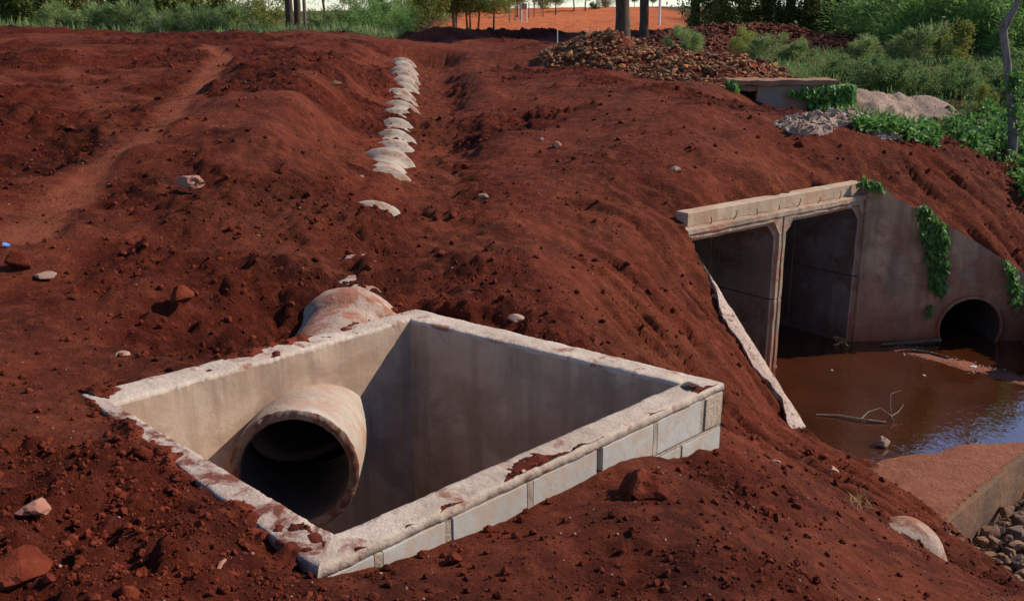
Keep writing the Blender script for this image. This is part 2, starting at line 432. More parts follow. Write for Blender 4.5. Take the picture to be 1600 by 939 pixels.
# slope between basin and culvert, toe of the slope
for a in [(800, 400, .02), (1000, 450, -.40), (1100, 550, -.88), (1150, 650, -1.15), (1050, 500, -.62), (900, 480, -.22), (700, 400, .0), (760, 330, .1), (900, 330, -.0), (1000, 345, -.05),
          (1200, 640, -1.55), (1290, 680, -2.2), (1255, 662, -2.0), (1340, 692, -2.42), (1400, 735, -2.45), (1470, 800, -2.5), (1540, 860, -2.6), (1600, 905, -2.75)]:
    cz(*a)
for s, k in ((0.0, -.14), (.22, -.42), (.5, -.72), (1.0, -1.10), (1.6, -1.52), (2.1, -1.9)):
    p = W0 + WD * s + np.array((-0.14, -0.08)); cw(p[0], p[1], k + 0.07); p = W0 + WD * s + WP * .06; cw(p[0], p[1], k + .045 + .05 * (s < .6))
p = W0 - A * .15 + N * .1; cw(p[0], p[1], -.05); p = W0 + A * .06 + N * .08; cw(p[0], p[1], -.08)
cw(3.6, 10.2, -2.7); cw(5, 8, -3.6); cw(6, 10, -3.8); cw(7, 6, -3.4); cw(9, 8, -3.4)
# above the headwall and the right wing
for s in (0.1, 1.3, 2.6, 3.8):
    p = W0 + A * s + N * 0.2; cw(p[0], p[1], -.17)
    p = W0 + A * s + N * 0.42; cw(p[0], p[1], -.04)
    p = W0 + A * s + N * 0.8; cw(p[0], p[1], .14)
for x, z in ((5.4, -.38), (6.1, -.74), (6.8, -1.10), (7.5, -1.5)): cw(x, WR[1] + .25, z)
cw(8.3, 13.6, -1.9); cw(7.6, 12.6, -2.1); cw(8.8, 12.2, -2.2)
for a in [(1230, 190, .58), (1330, 212, .42), (1430, 232, .2), (1510, 245, -.02), (1570, 275, -.4), (1600, 300, -.62), (1450, 300, -.15), (1560, 370, -.95), (1100, 250, .38), (1200, 250, .30)]:
    cz(*a)
# the raised track and the ground left of it
for a in [(900, 200, .47), (800, 260, .24), (1000, 250, .33), (1000, 180, .68), (1100, 175, .72), (900, 140, .78), (1000, 135, .8), (1120, 140, .82), (800, 140, .74), (850, 100, .97), (950, 115, .92), (740, 110, .84), (720, 180, .46), (760, 200, .42),
          (0, 150, 1.0), (100, 150, .95), (300, 150, .9), (300, 100, 1.22), (100, 95, 1.3), (450, 100, 1.25), (100, 300, .45), (200, 300, .42), (300, 290, .47), (0, 300, .5), (0, 430, .25), (150, 430, .22), (300, 430, .22), (400, 340, .36), (480, 330, .33), (440, 400, .1),
          (380, 200, .82), (450, 200, .9), (520, 150, 1.1), (540, 220, .72), (500, 110, 1.25), (560, 90, 1.35), (200, 220, .68), (60, 220, .72), (400, 270, .55), (500, 270, .55)]:
    cz(*a)
for a in [(0, 44, 31), (100, 50, 31), (200, 55, 31), (300, 59, 31), (400, 54, 31), (480, 50, 31), (560, 56, 32), (620, 62, 34), (700, 73, 34), (760, 76, 33), (850, 72, 29), (940, 85, 27),
          (780, 62, 42), (700, 62, 40), (850, 54, 52), (950, 50, 55), (740, 47, 60), (650, 46, 55), (1000, 48, 55)]:
    cy(*a)
cw(-9, 36, 1.35); cw(-18, 36, 1.4); cw(-4, 37, 1.35)
for a in [(760, 38, 75), (900, 42, 70), (1050, 40, 70), (900, 22, 110), (850, 18, 120), (1000, 20, 115), (1050, 16, 120), (740, 24, 115), (600, 26, 100), (450, 30, 80), (300, 36, 70)]:
    cy(*a)
# right background, lower ground upstream
for a in [(1080, 88, 32), (1200, 95, 32), (1330, 92, 34), (1300, 105, 30), (1450, 105, 30), (1600, 108, 30), (1400, 135, 26), (1550, 140, 25), (1330, 135, 25), (1250, 120, 25), (1400, 190, 21.5), (1500, 185, 22), (1600, 200, 20), (1560, 225, 18.5), (1600, 260, 17.5), (1100, 52, 42), (1200, 50, 44), (1330, 62, 44), (1450, 60, 50), (1600, 60, 50), (1030, 100, 26.5)]:
    cy(*a)
for a in [(-60, 40, 2), (-60, 10, 1.2), (-30, 10, .8), (60, 40, .9), (60, 12, -1.2), (30, 14, -1.2), (25, 20, -.8), (-120, 150, 2.5), (120, 150, 3.2), (60, 90, 2), (0, 250, 4), (-250, 300, 4), (250, 300, 4), (0, 500, 4), (-300, 500, 4), (300, 500, 4),
          (-300, 0, 2), (300, 0, 0), (-60, -40, .6), (0, -40, .6), (60, -40, -.8), (0, 0, .4), (-5, 0, .4), (-2, 2, .2), (1, 2, .1), (3, 1.5, -.35), (4, 3.5, -1.1), (7, 2, -1.9), (5.2, 5.2, -2.2), (0, -5, .5), (10, 0, -2.2), (12, 5, -3.0)]:
    cw(*a)
for a in [(1195, 178, 19.6), (1260, 184, 19.5), (1330, 184, 19.6), (1160, 150, 19.8), (1130, 140, 20.5), (1200, 186, 18.5), (1300, 190, 18.3)]:
    cy(*a)
CP = np.array(CP)
def tps_fit(P, lam):
    n = len(P); X = P[:, :2] / 10
    d2 = ((X[:, None] - X[None]) ** 2).sum(-1)
    K = 0.5 * d2 * np.log(d2 + 1e-9) + lam * np.eye(n)
    Q = np.c_[np.ones(n), X]
    M = np.zeros((n + 3, n + 3)); M[:n, :n] = K; M[:n, n:] = Q; M[n:, :n] = Q.T
    return np.linalg.solve(M, np.r_[P[:, 2], 0, 0, 0])
TW = tps_fit(CP, 0.0006)
def tps(x, y):
    x = np.asarray(x, float) / 10; y = np.asarray(y, float) / 10
    z = TW[-3] + TW[-2] * x + TW[-1] * y
    for i, p in enumerate(CP):
        d2 = (x - p[0] / 10) ** 2 + (y - p[1] / 10) ** 2
        z = z + TW[i] * 0.5 * d2 * np.log(d2 + 1e-9)
    return z
def in_poly(x, y, poly):
    r = np.zeros(np.shape(x), bool); n = len(poly)
    for i in range(n):
        x1, y1 = poly[i]; x2, y2 = poly[(i + 1) % n]
        if y1 == y2: continue
        c = ((y1 > y) != (y2 > y)) & (x < (x2 - x1) * (y - y1) / (y2 - y1) + x1)
        r ^= c
    return r
def seg_d(x, y, a, b):
    ax, ay = a; bx, by = b
    dx, dy = bx - ax, by - ay
    t = np.clip(((x - ax) * dx + (y - ay) * dy) / (dx * dx + dy * dy), 0, 1)
    return np.hypot(x - ax - t * dx, y - ay - t * dy)
def pline_d(x, y, pts):
    return np.min([seg_d(x, y, pts[i], pts[i + 1]) for i in range(len(pts) - 1)], axis=0)
CREEK = [tuple(W0 + N * 0.1 + A * .2),  tuple(HR + N * 0.1), (HR[0] + .05, WR[1] + .1), (7.45, WR[1] + .1), (7.25, 13.0), (6.75, 12.3), (7.4, 11.5), (9, 11.0), (9, 8), (4.5, 8.0), (3.9, 9.6), (3.45, 10.1), tuple(WL + WD * .1 + np.array((.1, .05))), tuple(WL + WP * .03), tuple(W0 + WD * .8 + WP * .02), tuple(W0 + WD * .55 + WP * .085), tuple(W0 + WP * .10)]
def silt_lvl(x, y):
    dx = x - SE[0]; dy = y - SE[1]
    a = dx * SA[0] + dy * SA[1]; d = dx * SN[0] + dy * SN[1]
    dw = 0.98 - 0.30 * np.clip(a - 0.9, -0.5, 3) - 0.12 * np.clip(a - 0.9, 0, 3) ** 2
    c = -2.44 + 0.085 * sstep(0.35, -0.35, d - dw + 0.12 * fbm(x, y, 0.5, 3, 77))
    bar = seg_d(x, y, (5.55, 13.35), (6.3, 12.5)); bar2 = seg_d(x, y, (6.3, 12.5), (7.3, 11.3))
    c = c + 0.055 * sstep(0.30, 0.05, np.minimum(bar, bar2) + 0.10 * fbm(x, y, 0.3, 3, 5))
    c = np.where(d < 0.0, -3.08 + 0.1 * fbm(x, y, 0.6, 3, 9), c)
    return c, d, a
PATH1 = [PZ(u, v, z)[:2] for u, v, z in ((325, 72, 1.45), (352, 85, 1.35), (330, 115, 1.13), (295, 170, .87), (225, 235, .64), (150, 275, .5), (90, 315, .43), (40, 370, .33))]
PATH2 = [PZ(u, v, z)[:2] for u, v, z in ((110, 110, 1.2), (150, 170, .9), (185, 215, .7), (175, 250, .6), (90, 310, .44))]
def rpatch(x, y):
    calm = sstep(-1.0, .2, x) * sstep(6.6, 7.6, y) * sstep(18, 15, y)
    return (1 - .6 * calm) * sstep(-.28, .32, fbm(x, y, 1.9, 3, 101) + .35 * fbm(x, y, .6, 2, 102))
def fields(x, y):
    x = np.asarray(x, float); y = np.asarray(y, float)
    E = tps(x, y)
    E = np.clip(E, -4.5, 6)
    dist = np.hypot(x, y)
    # pipe trench
    pz = pipe_at(y); l = x - pz[0]; az = pz[2]
    inY = sstep(6.35, 6.6, y) * sstep(30.0, 28.6, y)
    cover = np.interp(y, (6.9, 7.35, 7.5, 7.75, 8.3, 9.4, 10.0, 12.0, 12.6, 15.8, 16.6, 18, 19, 22, 24, 30), (.10, .12, .34, .44, .46, .49, .50, .50, .39, .385, .44, .44, .40, .40, .36, .31))
    crest = az + cover + 0.055 * fbm(x, y, 0.30, 3, 31) + 0.035 * fbm(x, y, .09, 2, 32)
    prof = np.where(l < 0, crest + np.clip(-l, 0, .4) * 0.30 + np.clip(-l - .4, 0, 3) * .06, crest - 0.17 * sstep(-0.05, 0.55, l))
    prof = prof + 0.16 * sstep(0.5, 0.9, np.abs(l)) * sstep(8.0, 7.4, y)
    wl = sstep(1.35, 0.45, -l); wr = sstep(1.9, 0.95, l)
    wgt = np.where(l < 0, wl, wr) * inY
    E = E * (1 - wgt) + prof * wgt
    # spoil bank left of the pipe line, rough clods
    bank = np.exp(-((l + 2.4) / 0.9) ** 2) * sstep(8.5, 11, y) * sstep(27, 22, y)
    E = E + bank * (0.10 + 0.16 * fbm(x, y, 1.1, 3, 3))
    dry = sstep(0.36, 0.10, pline_d(x, y, PATH1) + 0.16 * fbm(x, y, 0.6, 3, 8)) * sstep(34, 28, y)
    dry2 = sstep(0.22, 0.03, pline_d(x, y, PATH2) + 0.1 * fbm(x, y, 0.5, 3, 12)) * 0.5
    trench = sstep(0.3, 0.5, l) * sstep(1.25, 0.8, l) * sstep(8.5, 10, y) * inY * 0.35
    bench = np.exp(-(((x + 2.2) / 0.9) ** 2 + ((y - 9.2) / 0.9) ** 2)) * 0.45
    rslope = sstep(-.2, 1.0, x) * sstep(6.2, 7.5, y) * sstep(17, 14, y) * np.clip(.28 + .5 * fbm(x, y, 1.1, 4, 66), 0, .6)
    dryness = np.clip(np.maximum.reduce([dry, dry2, trench, bench, rslope]), 0, 1)
    E = E - 0.05 * dry
    dryness = np.maximum(dryness, np.clip(.30 - .45 * rpatch(x, y) + .3 * fbm(x, y, .7, 3, 103), 0, .34))
    # heap bands across the far track
    for (pts, hh, wd) in ((((PY(690, 62, 41)[:2]), (PY(770, 60, 42)[:2]), (PY(845, 58, 43)[:2])), .55, 1.3), ((PY(735, 80, 31.5)[:2], PY(770, 80, 31.5)[:2]), .28, .6), ((PY(815, 76, 31)[:2], PY(830, 76, 31)[:2]), .22, .5)):
        d = pline_d(x, y, pts)
        E = E + hh * np.exp(-(d / wd) ** 2) * (0.75 + 0.5 * fbm(x, y, 1.2, 3, 40))
    rough = 1 - 0.75 * np.maximum.reduce([dry, dry2, trench, bench])
    far = sstep(45, 70, y)
    rp = rpatch(x, y)
    amp = rough * (1 - 0.5 * far) * (.55 + .9 * rp)
    nearbox = sstep(0.0, 0.5, np.minimum(seg_d(x, y, W0 + N * .2, HR + N * .2), np.minimum.reduce([seg_d(x, y, BO[a], BO[b]) for a, b in (('L', 'B'), ('B', 'R'), ('R', 'F'), ('F', 'L'))])))
    E = E + amp * (0.3 + 0.7 * nearbox) * (0.12 * fbm(x, y, 1.6, 4, 1) + 0.075 * fbm(x, y, 0.42, 4, 2))
    # clods: rounded bumps
    r1 = fbm(x, y, 0.16, 3, 21); r2 = fbm(x, y, 0.07, 2, 22)
    E = E + amp * ((0.045 * np.clip(r1 - .05, 0, 1) * (.4 + 1.7 * rp) + 0.020 * r2 * (.5 + .8 * rp)) * (.35 + .65 * nearbox) + 0.008 * vnoise2(x / .034, y / .034, 23) * (dist < 9))
    # rills down the slope to the right
    sl = sstep(0.2, 1.2, x) * sstep(16.5, 15, y) * sstep(6.0, 7.2, y) * sstep(.30, -.10, E)
    along = x * 0.80 - y * 0.60; across = x * 0.60 + y * 0.80
    rill = 1 - np.abs(fbm(across + 0.15 * fbm(x, y, 0.8, 2, 61), along * 0.16, 0.42, 3, 60)) * 2.2
    rill2 = 1 - np.abs(fbm(across + 0.1 * fbm(x, y, 0.5, 2, 63), along * 0.13, 0.17, 2, 64)) * 2.4
    E = E - sl * (0.15 * np.clip(rill, 0, 1) ** 2 + .06 * np.clip(rill2, 0, 1) ** 2) * (.85 + .3 * rp)
    # tracks pressed across the left field
    tr = sstep(-3.0, -4.0, x) * sstep(8, 10, y) * sstep(34, 30, y)
    E = E + tr * 0.055 * fbm(x * 0.4, y * 1.0, 0.26, 3, 71) * (.5 + sstep(-.2, .3, fbm(x, y, 3.0, 2, 72)))
    C, d, a = silt_lvl(x, y)
    q = in_poly(x, y, CREEK)
    H = np.where(q, C, np.maximum(E, np.where((y < 13.6) & (x > 2.0), C, -9)))
    creek = q | ((C > E) & (y < 13.6) & (x > 2.0))
    orange = np.maximum(sstep(44, 50, y + 2.0 * fbm(x, y, 4, 3, 80)) * sstep(-6, -3.0, x + 0.02 * (y - 45) + 1.2 * fbm(x, y, 3, 3, 81)) * sstep(13, 10, x - 0.06 * (y - 50)),
                        np.exp(-(((x + 1.7) / 1.5) ** 2 + ((y - 34.5) / 1.0) ** 2)) * 0.9)
    orange = np.maximum(orange, sstep(85, 100, y) * sstep(12, 9, np.abs(x - 8)) )
    green = np.maximum(sstep(31.5, 33.5, y + fbm(x, y, 3, 3, 90)) * sstep(-3.5, -5.5, x + fbm(x, y, 2, 2, 91)), sstep(5.0, 7.0, x - (y - 20) * 0.15 + 0.6 * fbm(x, y, 1.5, 3, 92)) * sstep(17.5, 19.0, y + 0.3 * (7 - x) + fbm(x, y, 1.5, 2, 93)))
    green = np.maximum(green, sstep(14, 17, np.abs(x - 3)) * sstep(30, 34, y))
    red = np.exp(-(((x - PY(1310, 97, 31)[0]) / 2.2) ** 2 + ((y - 31) / 1.2) ** 2))
    green = np.clip(green * (1 - orange) - red * 0.9, 0, 1)
    return dict(rgh=.65 + .6 * rp, H=H, E=E, q=q, creek=creek, dry=np.where(creek, 0, dryness), orange=orange, green=green, silt=np.where(creek, 1.0, 0.0), d=d)
def gz(x, y):
    return float(fields(np.array([x]), np.array([y]))['H'][0])
def gzs(x, y): return fields(np.asarray(x), np.asarray(y))['H']

def lines(lo, dense, hi, g1, g2, far1):
    """grid lines: growing spacing outside the dense spans"""
    out = []
    for a, b, s in dense: out += list(np.arange(a, b - 1e-6, s))
    out.append(dense[-1][1])
    s = dense[-1][2]; p = out[-1]; up = []
    while p < hi:
        s *= g1 if abs(p) < far1 else g2; p += s; up.append(p)
    s = dense[0][2]; p = out[0]; dn = []
    while p > lo:
        s *= g1 if abs(p) < far1 else g2; p -= s; dn.append(p)
    return np.array(dn[::-1] + out + up)
def ground():
    xs = lines(-320, [(-4.2, 4.6, .030), (4.6, 8.6, .05)], 320, 1.016, 1.09, 26)
    ys = lines(-60, [(2.3, 7.6, .028), (7.6, 16.2, .045)], 520, 1.012, 1.05, 50)
    k = int(np.searchsorted(ys, 2.3)); low = []
    p, s = 2.3, .03
    while p > -60: s *= 1.12; p -= s; low.append(p)
    ys = np.r_[np.array(low[::-1]), ys[k:]]
    X, Y = np.meshgrid(xs, ys)
    f = fields(X.ravel(), Y.ravel())
    nx, ny = len(xs), len(ys)
    V = np.c_[X.ravel(), Y.ravel(), f['H']]
    i = np.arange(nx * ny).reshape(ny, nx)
    Q = np.stack([i[:-1, :-1], i[:-1, 1:], i[1:, 1:], i[1:, :-1]], -1).reshape(-1, 4)
    # cut: basin pit, and the steps hidden inside headwall, wings and apron edge
    mid = [tuple((BI[k] + BO[k]) / 2) for k in 'LBRF']
    pit = in_poly(V[:, 0], V[:, 1], mid)
    qq = f['q'][Q]; mixed = qq.any(1) & ~qq.all(1)
    cx = V[Q, 0].mean(1); cyy = V[Q, 1].mean(1)
    wall = np.minimum.reduce([seg_d(cx, cyy, W0 + N * .1, HR + N * .1), seg_d(cx, cyy, HR + N * .1, (HR[0] + .05, WR[1] + .1)), seg_d(cx, cyy, (HR[0], WR[1] + .1), (7.45, WR[1] + .1)), seg_d(cx, cyy, W0 + WP * .05, WL + WP * .05)]) < 0.14
    dd = f['d'][Q]; lip = (dd.min(1) < 0) & (dd.max(1) >= 0) & f['creek'][Q].all(1)
    pa = pipe_at(V[:, 1]); inp = (np.hypot(V[:, 0] - pa[0], V[:, 2] - pa[2]) < .36) & (V[:, 1] > 5.6) & (V[:, 1] < 28.5)
    kill = inp[Q].all(1) | pit[Q].all(1) | (mixed & wall) | lip
    Q = Q[~kill]
    m = mesh_np("ground", V, Q, M_ground, True)
    for nm in ("rgh", "dry", "orange", "green", "silt"):
        at = m.attributes.new(nm, 'FLOAT', 'POINT'); at.data.foreach_set("value", np.asarray(f[nm], np.float32))
    o = link("ground", m); tag(o, kind="structure")
    return o
G = ground()

# ------------------------------------------------------------------ water and apron
def quad_sheet(name, a0, a1, d0, d1, z, mat, na=40, nd=30):
    aa = np.linspace(a0, a1, na); dd = np.linspace(d0, d1, nd)
    AA, DD = np.meshgrid(aa, dd)
    P = SE[None] + AA.ravel()[:, None] * SA + DD.ravel()[:, None] * SN
    V = np.c_[P, np.full(len(P), z)]
    i = np.arange(na * nd).reshape(nd, na)
    Q = np.stack([i[:-1, :-1], i[:-1, 1:], i[1:, 1:], i[1:, :-1]], -1).reshape(-1, 4)
    return tag(link(name, mesh_np(name, V, Q, mat, True)), kind="structure")
quad_sheet("stream_water", -2.0, 14, 0.04, 11, WATER, M_water)
quad_sheet("lower_pool_water", -3.5, 14, -9, -0.06, LOW, M_water2)
def rough_box(p0, p1, p2, p3, z0, z1, mat, name, n=24, amp=0.012, seed=0):
    """slab on a quad plan p0..p3 (counter-clockwise), worn edges"""
    bm = bmesh.new()
    lo = [bm.verts.new((*p, z0)) for p in (p0, p1, p2, p3)]; hi = [bm.verts.new((*p, z1)) for p in (p0, p1, p2, p3)]
    bm.faces.new(lo[::-1]); bm.faces.new(hi)
    for i in range(4): bm.faces.new((lo[i], lo[(i + 1) % 4], hi[(i + 1) % 4], hi[i]))
    bmesh.ops.subdivide_edges(bm, edges=[e for e in bm.edges if e.calc_length() > 0.25], cuts=n, use_grid_fill=True)
    for v in bm.verts:
        v.co += Vector((mnoise.noise(v.co * 6 + Vector((seed, 0, 0))), mnoise.noise(v.co * 6 + Vector((0, seed, 7))), mnoise.noise(v.co * 6 + Vector((3, 0, seed))))) * amp
    return bm_mesh(name, bm, mat)
q = [SE + SA * a + SN * d for a, d in ((-1.5, 0), (12, 0), (12, 3.2), (-1.5, 3.2))]
tag(link("concrete_apron", rough_box(*q, -2.98, -2.47, M_apron, "concrete_apron", 30, 0.01)), "stained concrete apron slab ending in a low step above the stones", "apron slab")
# its exposed lip, seen from the step side
q = [SE + SA * a + SN * d for a, d in ((-1.2, -0.03), (12, -0.03), (12, 0.12), (-1.2, 0.12))]
link("lip", rough_box(*q, -2.96, -2.372, M_apron, "lip", 40, 0.012, 4), bpy.data.objects["concrete_apron"])

# ------------------------------------------------------------------ catch basin
basin = tag(empty("catch_basin", (float(BO['F'][0]), float(BO['F'][1]), -1.9)), "square open concrete block basin sunk in red soil with plastered inside", "catch basin")
bl = -Vector(basin.location)
def wall_mesh(k1, k2, mat_top, blocks=False, seed=0):
    o1, o2, i1, i2 = BO[k1], BO[k2], BI[k1], BI[k2]
    prof = [(0, -1.9), (0, -1.0), (0, -.5), (0, -.25), (0, -.12), (0, -.056)] + [(0, -.05), (0, -.025)] + [(0.0, -.008)] + [(w, 0.0) for w in (.06, .2, .35, .5, .65, .8, .94)] + [(1, -.008), (1, -.025), (1, -.06), (1, -.15), (1, -.4), (1, -.8), (1, -1.3), (1, -1.9)]
    n = 240
    hole = (k1 == 'L')
    if hole: prof = [(0, z) for z in np.arange(-1.9, -1.15, .15)] + [(0, z) for z in np.arange(-1.14, -.12, .03)] + prof[4:-5] + [(1, z) for z in np.arange(-.15, -1.14, -.03)] + [(1, z) for z in np.arange(-1.2, -1.95, -.14)]
    V = []; Fc = []; mats = []
    m = len(prof)
    for i in range(n + 1):
        t = i / n
        o = o1 + (o2 - o1) * t; q = i1 + (i2 - i1) * t
        for (w_, z) in prof:
            ww = w_
            p = o + (q - o) * ww
            if blocks and z <= -.055 and w_ == 0: p = o + (q - o) * 0.2
            v = Vector((p[0], p[1], z))
            k = 1.0 if z > -.06 else 0.25
            nz = Vector((mnoise.noise(v * 9), mnoise.noise(v * 9 + Vector((5, 5, 5))), mnoise.noise(v * 7 + Vector((9, 1, 3)))))
            nz2 = Vector((mnoise.noise(v * 28), mnoise.noise(v * 28 + Vector((5, 5, 5))), mnoise.noise(v * 28 + Vector((9, 1, 3)))))
            edge = 1.0 if -.03 < z < -.001 else 0.5
            nz3 = Vector((mnoise.noise(v * 75), mnoise.noise(v * 75 + Vector((5, 5, 5))), mnoise.noise(v * 75 + Vector((9, 1, 3)))))
            v = v + nz * 0.006 * k + nz2 * 0.0045 * k * edge + nz3 * 0.0022 * k
            if edge == 1.0:                                   # chipped arrises
                c = mnoise.noise(v * 5.0 + Vector((seed, 3, 1)))
                if c > 0.2: v.z -= min(.008, (c - 0.2) * 0.05)
            V.append(v + bl)
    for i in range(n):
        for j in range(m - 1):
            if hole:
                c4 = [V[q_] - bl for q_ in (i * m + j, (i + 1) * m + j, (i + 1) * m + j + 1, i * m + j + 1)]
                if all(math.hypot(p_.x - pipe0(p_.y)[0], p_.z - pipe0(p_.y)[2]) < .385 for p_ in c4): continue
            Fc.append((i * m + j, (i + 1) * m + j, (i + 1) * m + j + 1, i * m + j + 1))
            zc = (prof[j][1] + prof[j + 1][1]) / 2
            mats.append(0 if zc > -.056 and prof[j][1] > -.057 and not (prof[j][0] == 1 and prof[j + 1][0] == 1 and zc < -.03) else (1 if prof[j][0] == 1 else 2))
    me = pyd("wall", V, Fc, None, True)
    for mt in (mat_top, M_plaster, M_mortar): me.materials.append(mt)
    me.polygons.foreach_set("material_index", np.array(mats, np.int32))
    return me
for k1, k2, mt, bk in (('L', 'B', M_rim, False), ('B', 'R', M_rim, False), ('R', 'F', M_rim, True), ('F', 'L', M_rim_dirty, False)):
    link("wall", wall_mesh(k1, k2, mt, bk, ord(k1)), basin)
c = [BI[k] for k in 'LFRB']
link("floor", rough_box(*c, -2.1, -1.88, M_plaster, "floor", 10, 0.01), basin, loc=bl)
def spill(k1, k2, th, seed, amp=.055, w0=-1.6):
    """loose soil lying in drifts on top of a rim, running down to the ground outside"""
    o1, o2, i1, i2 = BO[k1], BO[k2], BI[k1], BI[k2]
    nu, nw = 320, 46
    T, W = np.meshgrid(np.linspace(.01, .985, nu), np.linspace(w0, .96, nw))
    T = T.ravel(); W = W.ravel()
    P = (o1 + (o2 - o1) * T[:, None]) * (1 - W[:, None]) + (i1 + (i2 - i1) * T[:, None]) * W[:, None]
    n_ = fbm(P[:, 0], P[:, 1], .35, 3, seed) + .55 * fbm(P[:, 0], P[:, 1], .09, 3, seed + 2)
    h = amp * (n_ + th - .75 * np.clip(W, 0, 1))
    zr = .006 + np.clip(h, -.02, .028)
    out = np.clip(-W / -w0, 0, 1) if w0 < 0 else np.zeros_like(W)
    zg = gzs(P[:, 0], P[:, 1])
    z = np.where(W > 0, zr, zr * (1 - out) ** 1.5 + (zg - .03) * (1 - (1 - out) ** 1.5) + .02 * fbm(P[:, 0], P[:, 1], .08, 2, seed + 5) * (out < .9))
    i = np.arange(nu * nw).reshape(nw, nu)
    Q = np.stack([i[:-1, :-1], i[:-1, 1:], i[1:, 1:], i[1:, :-1]], -1).reshape(-1, 4)
    Q = Q[(h[Q] > -.012).all(1)]
    o = link("soil_spill", mesh_np("soil_spill", np.c_[P, z], Q, M_clod, True), G); o["kind"] = "stuff"
    k = (h > .002) & (rng.random(len(h)) < .10) & (W < .9)
    if k.sum() > 5: scatter_mesh("soil_crumbs", np.c_[P, z][k], rng.uniform(.006, .022, int(k.sum())), M_clod, ICO, G)
# masonry seen on the outer face between F and R
def fr(s, off, z):
    d = BO['R'] - BO['F']; L = np.linalg.norm(d); d = d / L
    n = np.array((d[1], -d[0]))
    p = BO['F'] + d * s + n * off
    return Vector((p[0], p[1], z))
FRL = float(np.linalg.norm(BO['R'] - BO['F']))
dFR = (BO['R'] - BO['F']) / FRL
js = [float(np.dot(PZ(u, v, -.05)[:2] - BO['F'], dFR)) for u, v in ((698, 810), (828, 752), (935, 700), (1026, 660), (1104, 626))]
def box_fr(name, s0, s1, z0, z1, o0, o1, mat, amp=0.004, bev=0.004):
    bm = bmesh.new()
    pts = [fr(s, o, z) + bl for z in (z0, z1) for s, o in ((s0, o0), (s1, o0), (s1, o1), (s0, o1))]
    vs = [bm.verts.new(p) for p in pts]
    for f in ((0, 1, 2, 3), (4, 5, 6, 7), (0, 1, 5, 4), (1, 2, 6, 5), (2, 3, 7, 6), (3, 0, 4, 7)): bm.faces.new([vs[i] for i in f])
    bmesh.ops.recalc_face_normals(bm, faces=bm.faces[:])
    bmesh.ops.bevel(bm, geom=bm.edges[:], offset=bev, segments=2, affect='EDGES')
    for v in bm.verts: v.co += Vector((mnoise.noise(v.co * 15), mnoise.noise(v.co * 15 + Vector((4, 4, 4))), mnoise.noise(v.co * 15 + Vector((8, 2, 4))))) * amp
    return link(name, bm_mesh(name, bm, mat, False), basin)
edges = [0.02, js[0] - .40, js[0], js[1], js[2], js[3], js[4]] if js[0] > .45 else [0.02] + js
for i in range(len(edges) - 1):
    a, b = edges[i], edges[i + 1]
    box_fr("block", a + (.021 if i else .012), b - (.02 if i < len(edges) - 3 or True else .012), -.255, -.052, -.10, 0.004 + .003 * random.random(), M_block)
    if abs(b - js[2]) > 0.01:
        box_fr("mortar_joint", b - .024, b + .022, -.26, -.051, -.10, 0.0 if i % 2 else 0.006, M_mortar, 0.006)
box_fr("corner_mortar", js[4] + .014, FRL - .0, -.26, -.051, -.13, 0.006, M_mortar, 0.016, 0.012)
box_fr("bed_joint", 0.05, FRL - .012, -.278, -.257, -.10, -0.001, M_mortar, 0.006)
e2 = [js[0] - .2, js[1] - .2, js[2] - .2, js[3] - .22, js[4] - .2, FRL - 0.01]
for i in range(5):
    box_fr("block", e2[i] + .01, e2[i + 1] - (.012 if i < 4 else 0), -.47, -.28, -.12, 0.002, M_block)
    if i < 4: box_fr("mortar_joint", e2[i + 1] - .013, e2[i + 1] + .011, -.472, -.279, -.10, -.004, M_mortar, 0.003)
box_fr("block", js[2], FRL - 0.01, -.70, -.484, -.12, 0.002, M_block)
# outer end face at R (towards B)
# ------------------------------------------------------------------ concrete pipes
def lathe(prof, n=48, jag=None, seed=0):
    """prof: (radius, y) list swept round +Y"""
    V = []; Fc = []
    for j, (r, y) in enumerate(prof):
        for k in range(n):
            a = 2 * math.pi * k / n
            d = Vector((math.cos(a), 0, math.sin(a)))
            rr = r; yy = y
            if jag and jag[j]:
                nn = .5 * mnoise.noise(d * 4 + Vector((seed, 0, j * .15))) + 0.8 * mnoise.noise(d * 17 + Vector((seed, 2, j * .3)))
                yy += nn * jag[j]; rr += mnoise.noise(d * 21 + Vector((seed, 8, j * 2.0))) * jag[j] * 0.35
            V.append((d.x * rr, yy, d.z * rr))
    for j in range(len(prof) - 1):
        for k in range(n): Fc.append((j * n + k, j * n + (k + 1) % n, (j + 1) * n + (k + 1) % n, (j + 1) * n + k))
    return V, Fc
RO, RI, RB, LEN = 0.40, 0.338, 0.475, 1.05
def pipe_mesh(first):
    j0 = 0.024 if first else 0.004
    prof = [(RI, LEN), (RI, .5), (RI, .1), (RI, .02), (RI + .006, 0), ((RI + RO) / 2, -.004), (RO - .006, 0), (RO, .02), (RO, .10), (RO, .3), (RO, .6), (RO, .80), (RO + .02, .835), (RB, .87), (RB, .95), (RB, LEN - .012), (RB - .012, LEN), (RI + .03, LEN), (RI, LEN - .01)]
    jag = [0, 0, 0, j0 * .4, j0 * .8, j0, j0, j0 * .8, j0 * .3, 0, 0, 0, 0, .004, .004, .008, .008, 0, 0]
    if first: prof = [(min(r_, RO) if j > 6 else r_, y_) for j, (r_, y_) in enumerate(prof)]
    V, Fc = lathe(prof, 96, jag, 3)
    me = pyd("pipe", V, Fc, None, True)
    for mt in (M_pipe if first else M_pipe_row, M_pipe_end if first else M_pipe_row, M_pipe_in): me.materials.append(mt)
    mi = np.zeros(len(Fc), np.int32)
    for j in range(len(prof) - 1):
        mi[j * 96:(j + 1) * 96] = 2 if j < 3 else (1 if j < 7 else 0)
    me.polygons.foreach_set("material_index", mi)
    return me
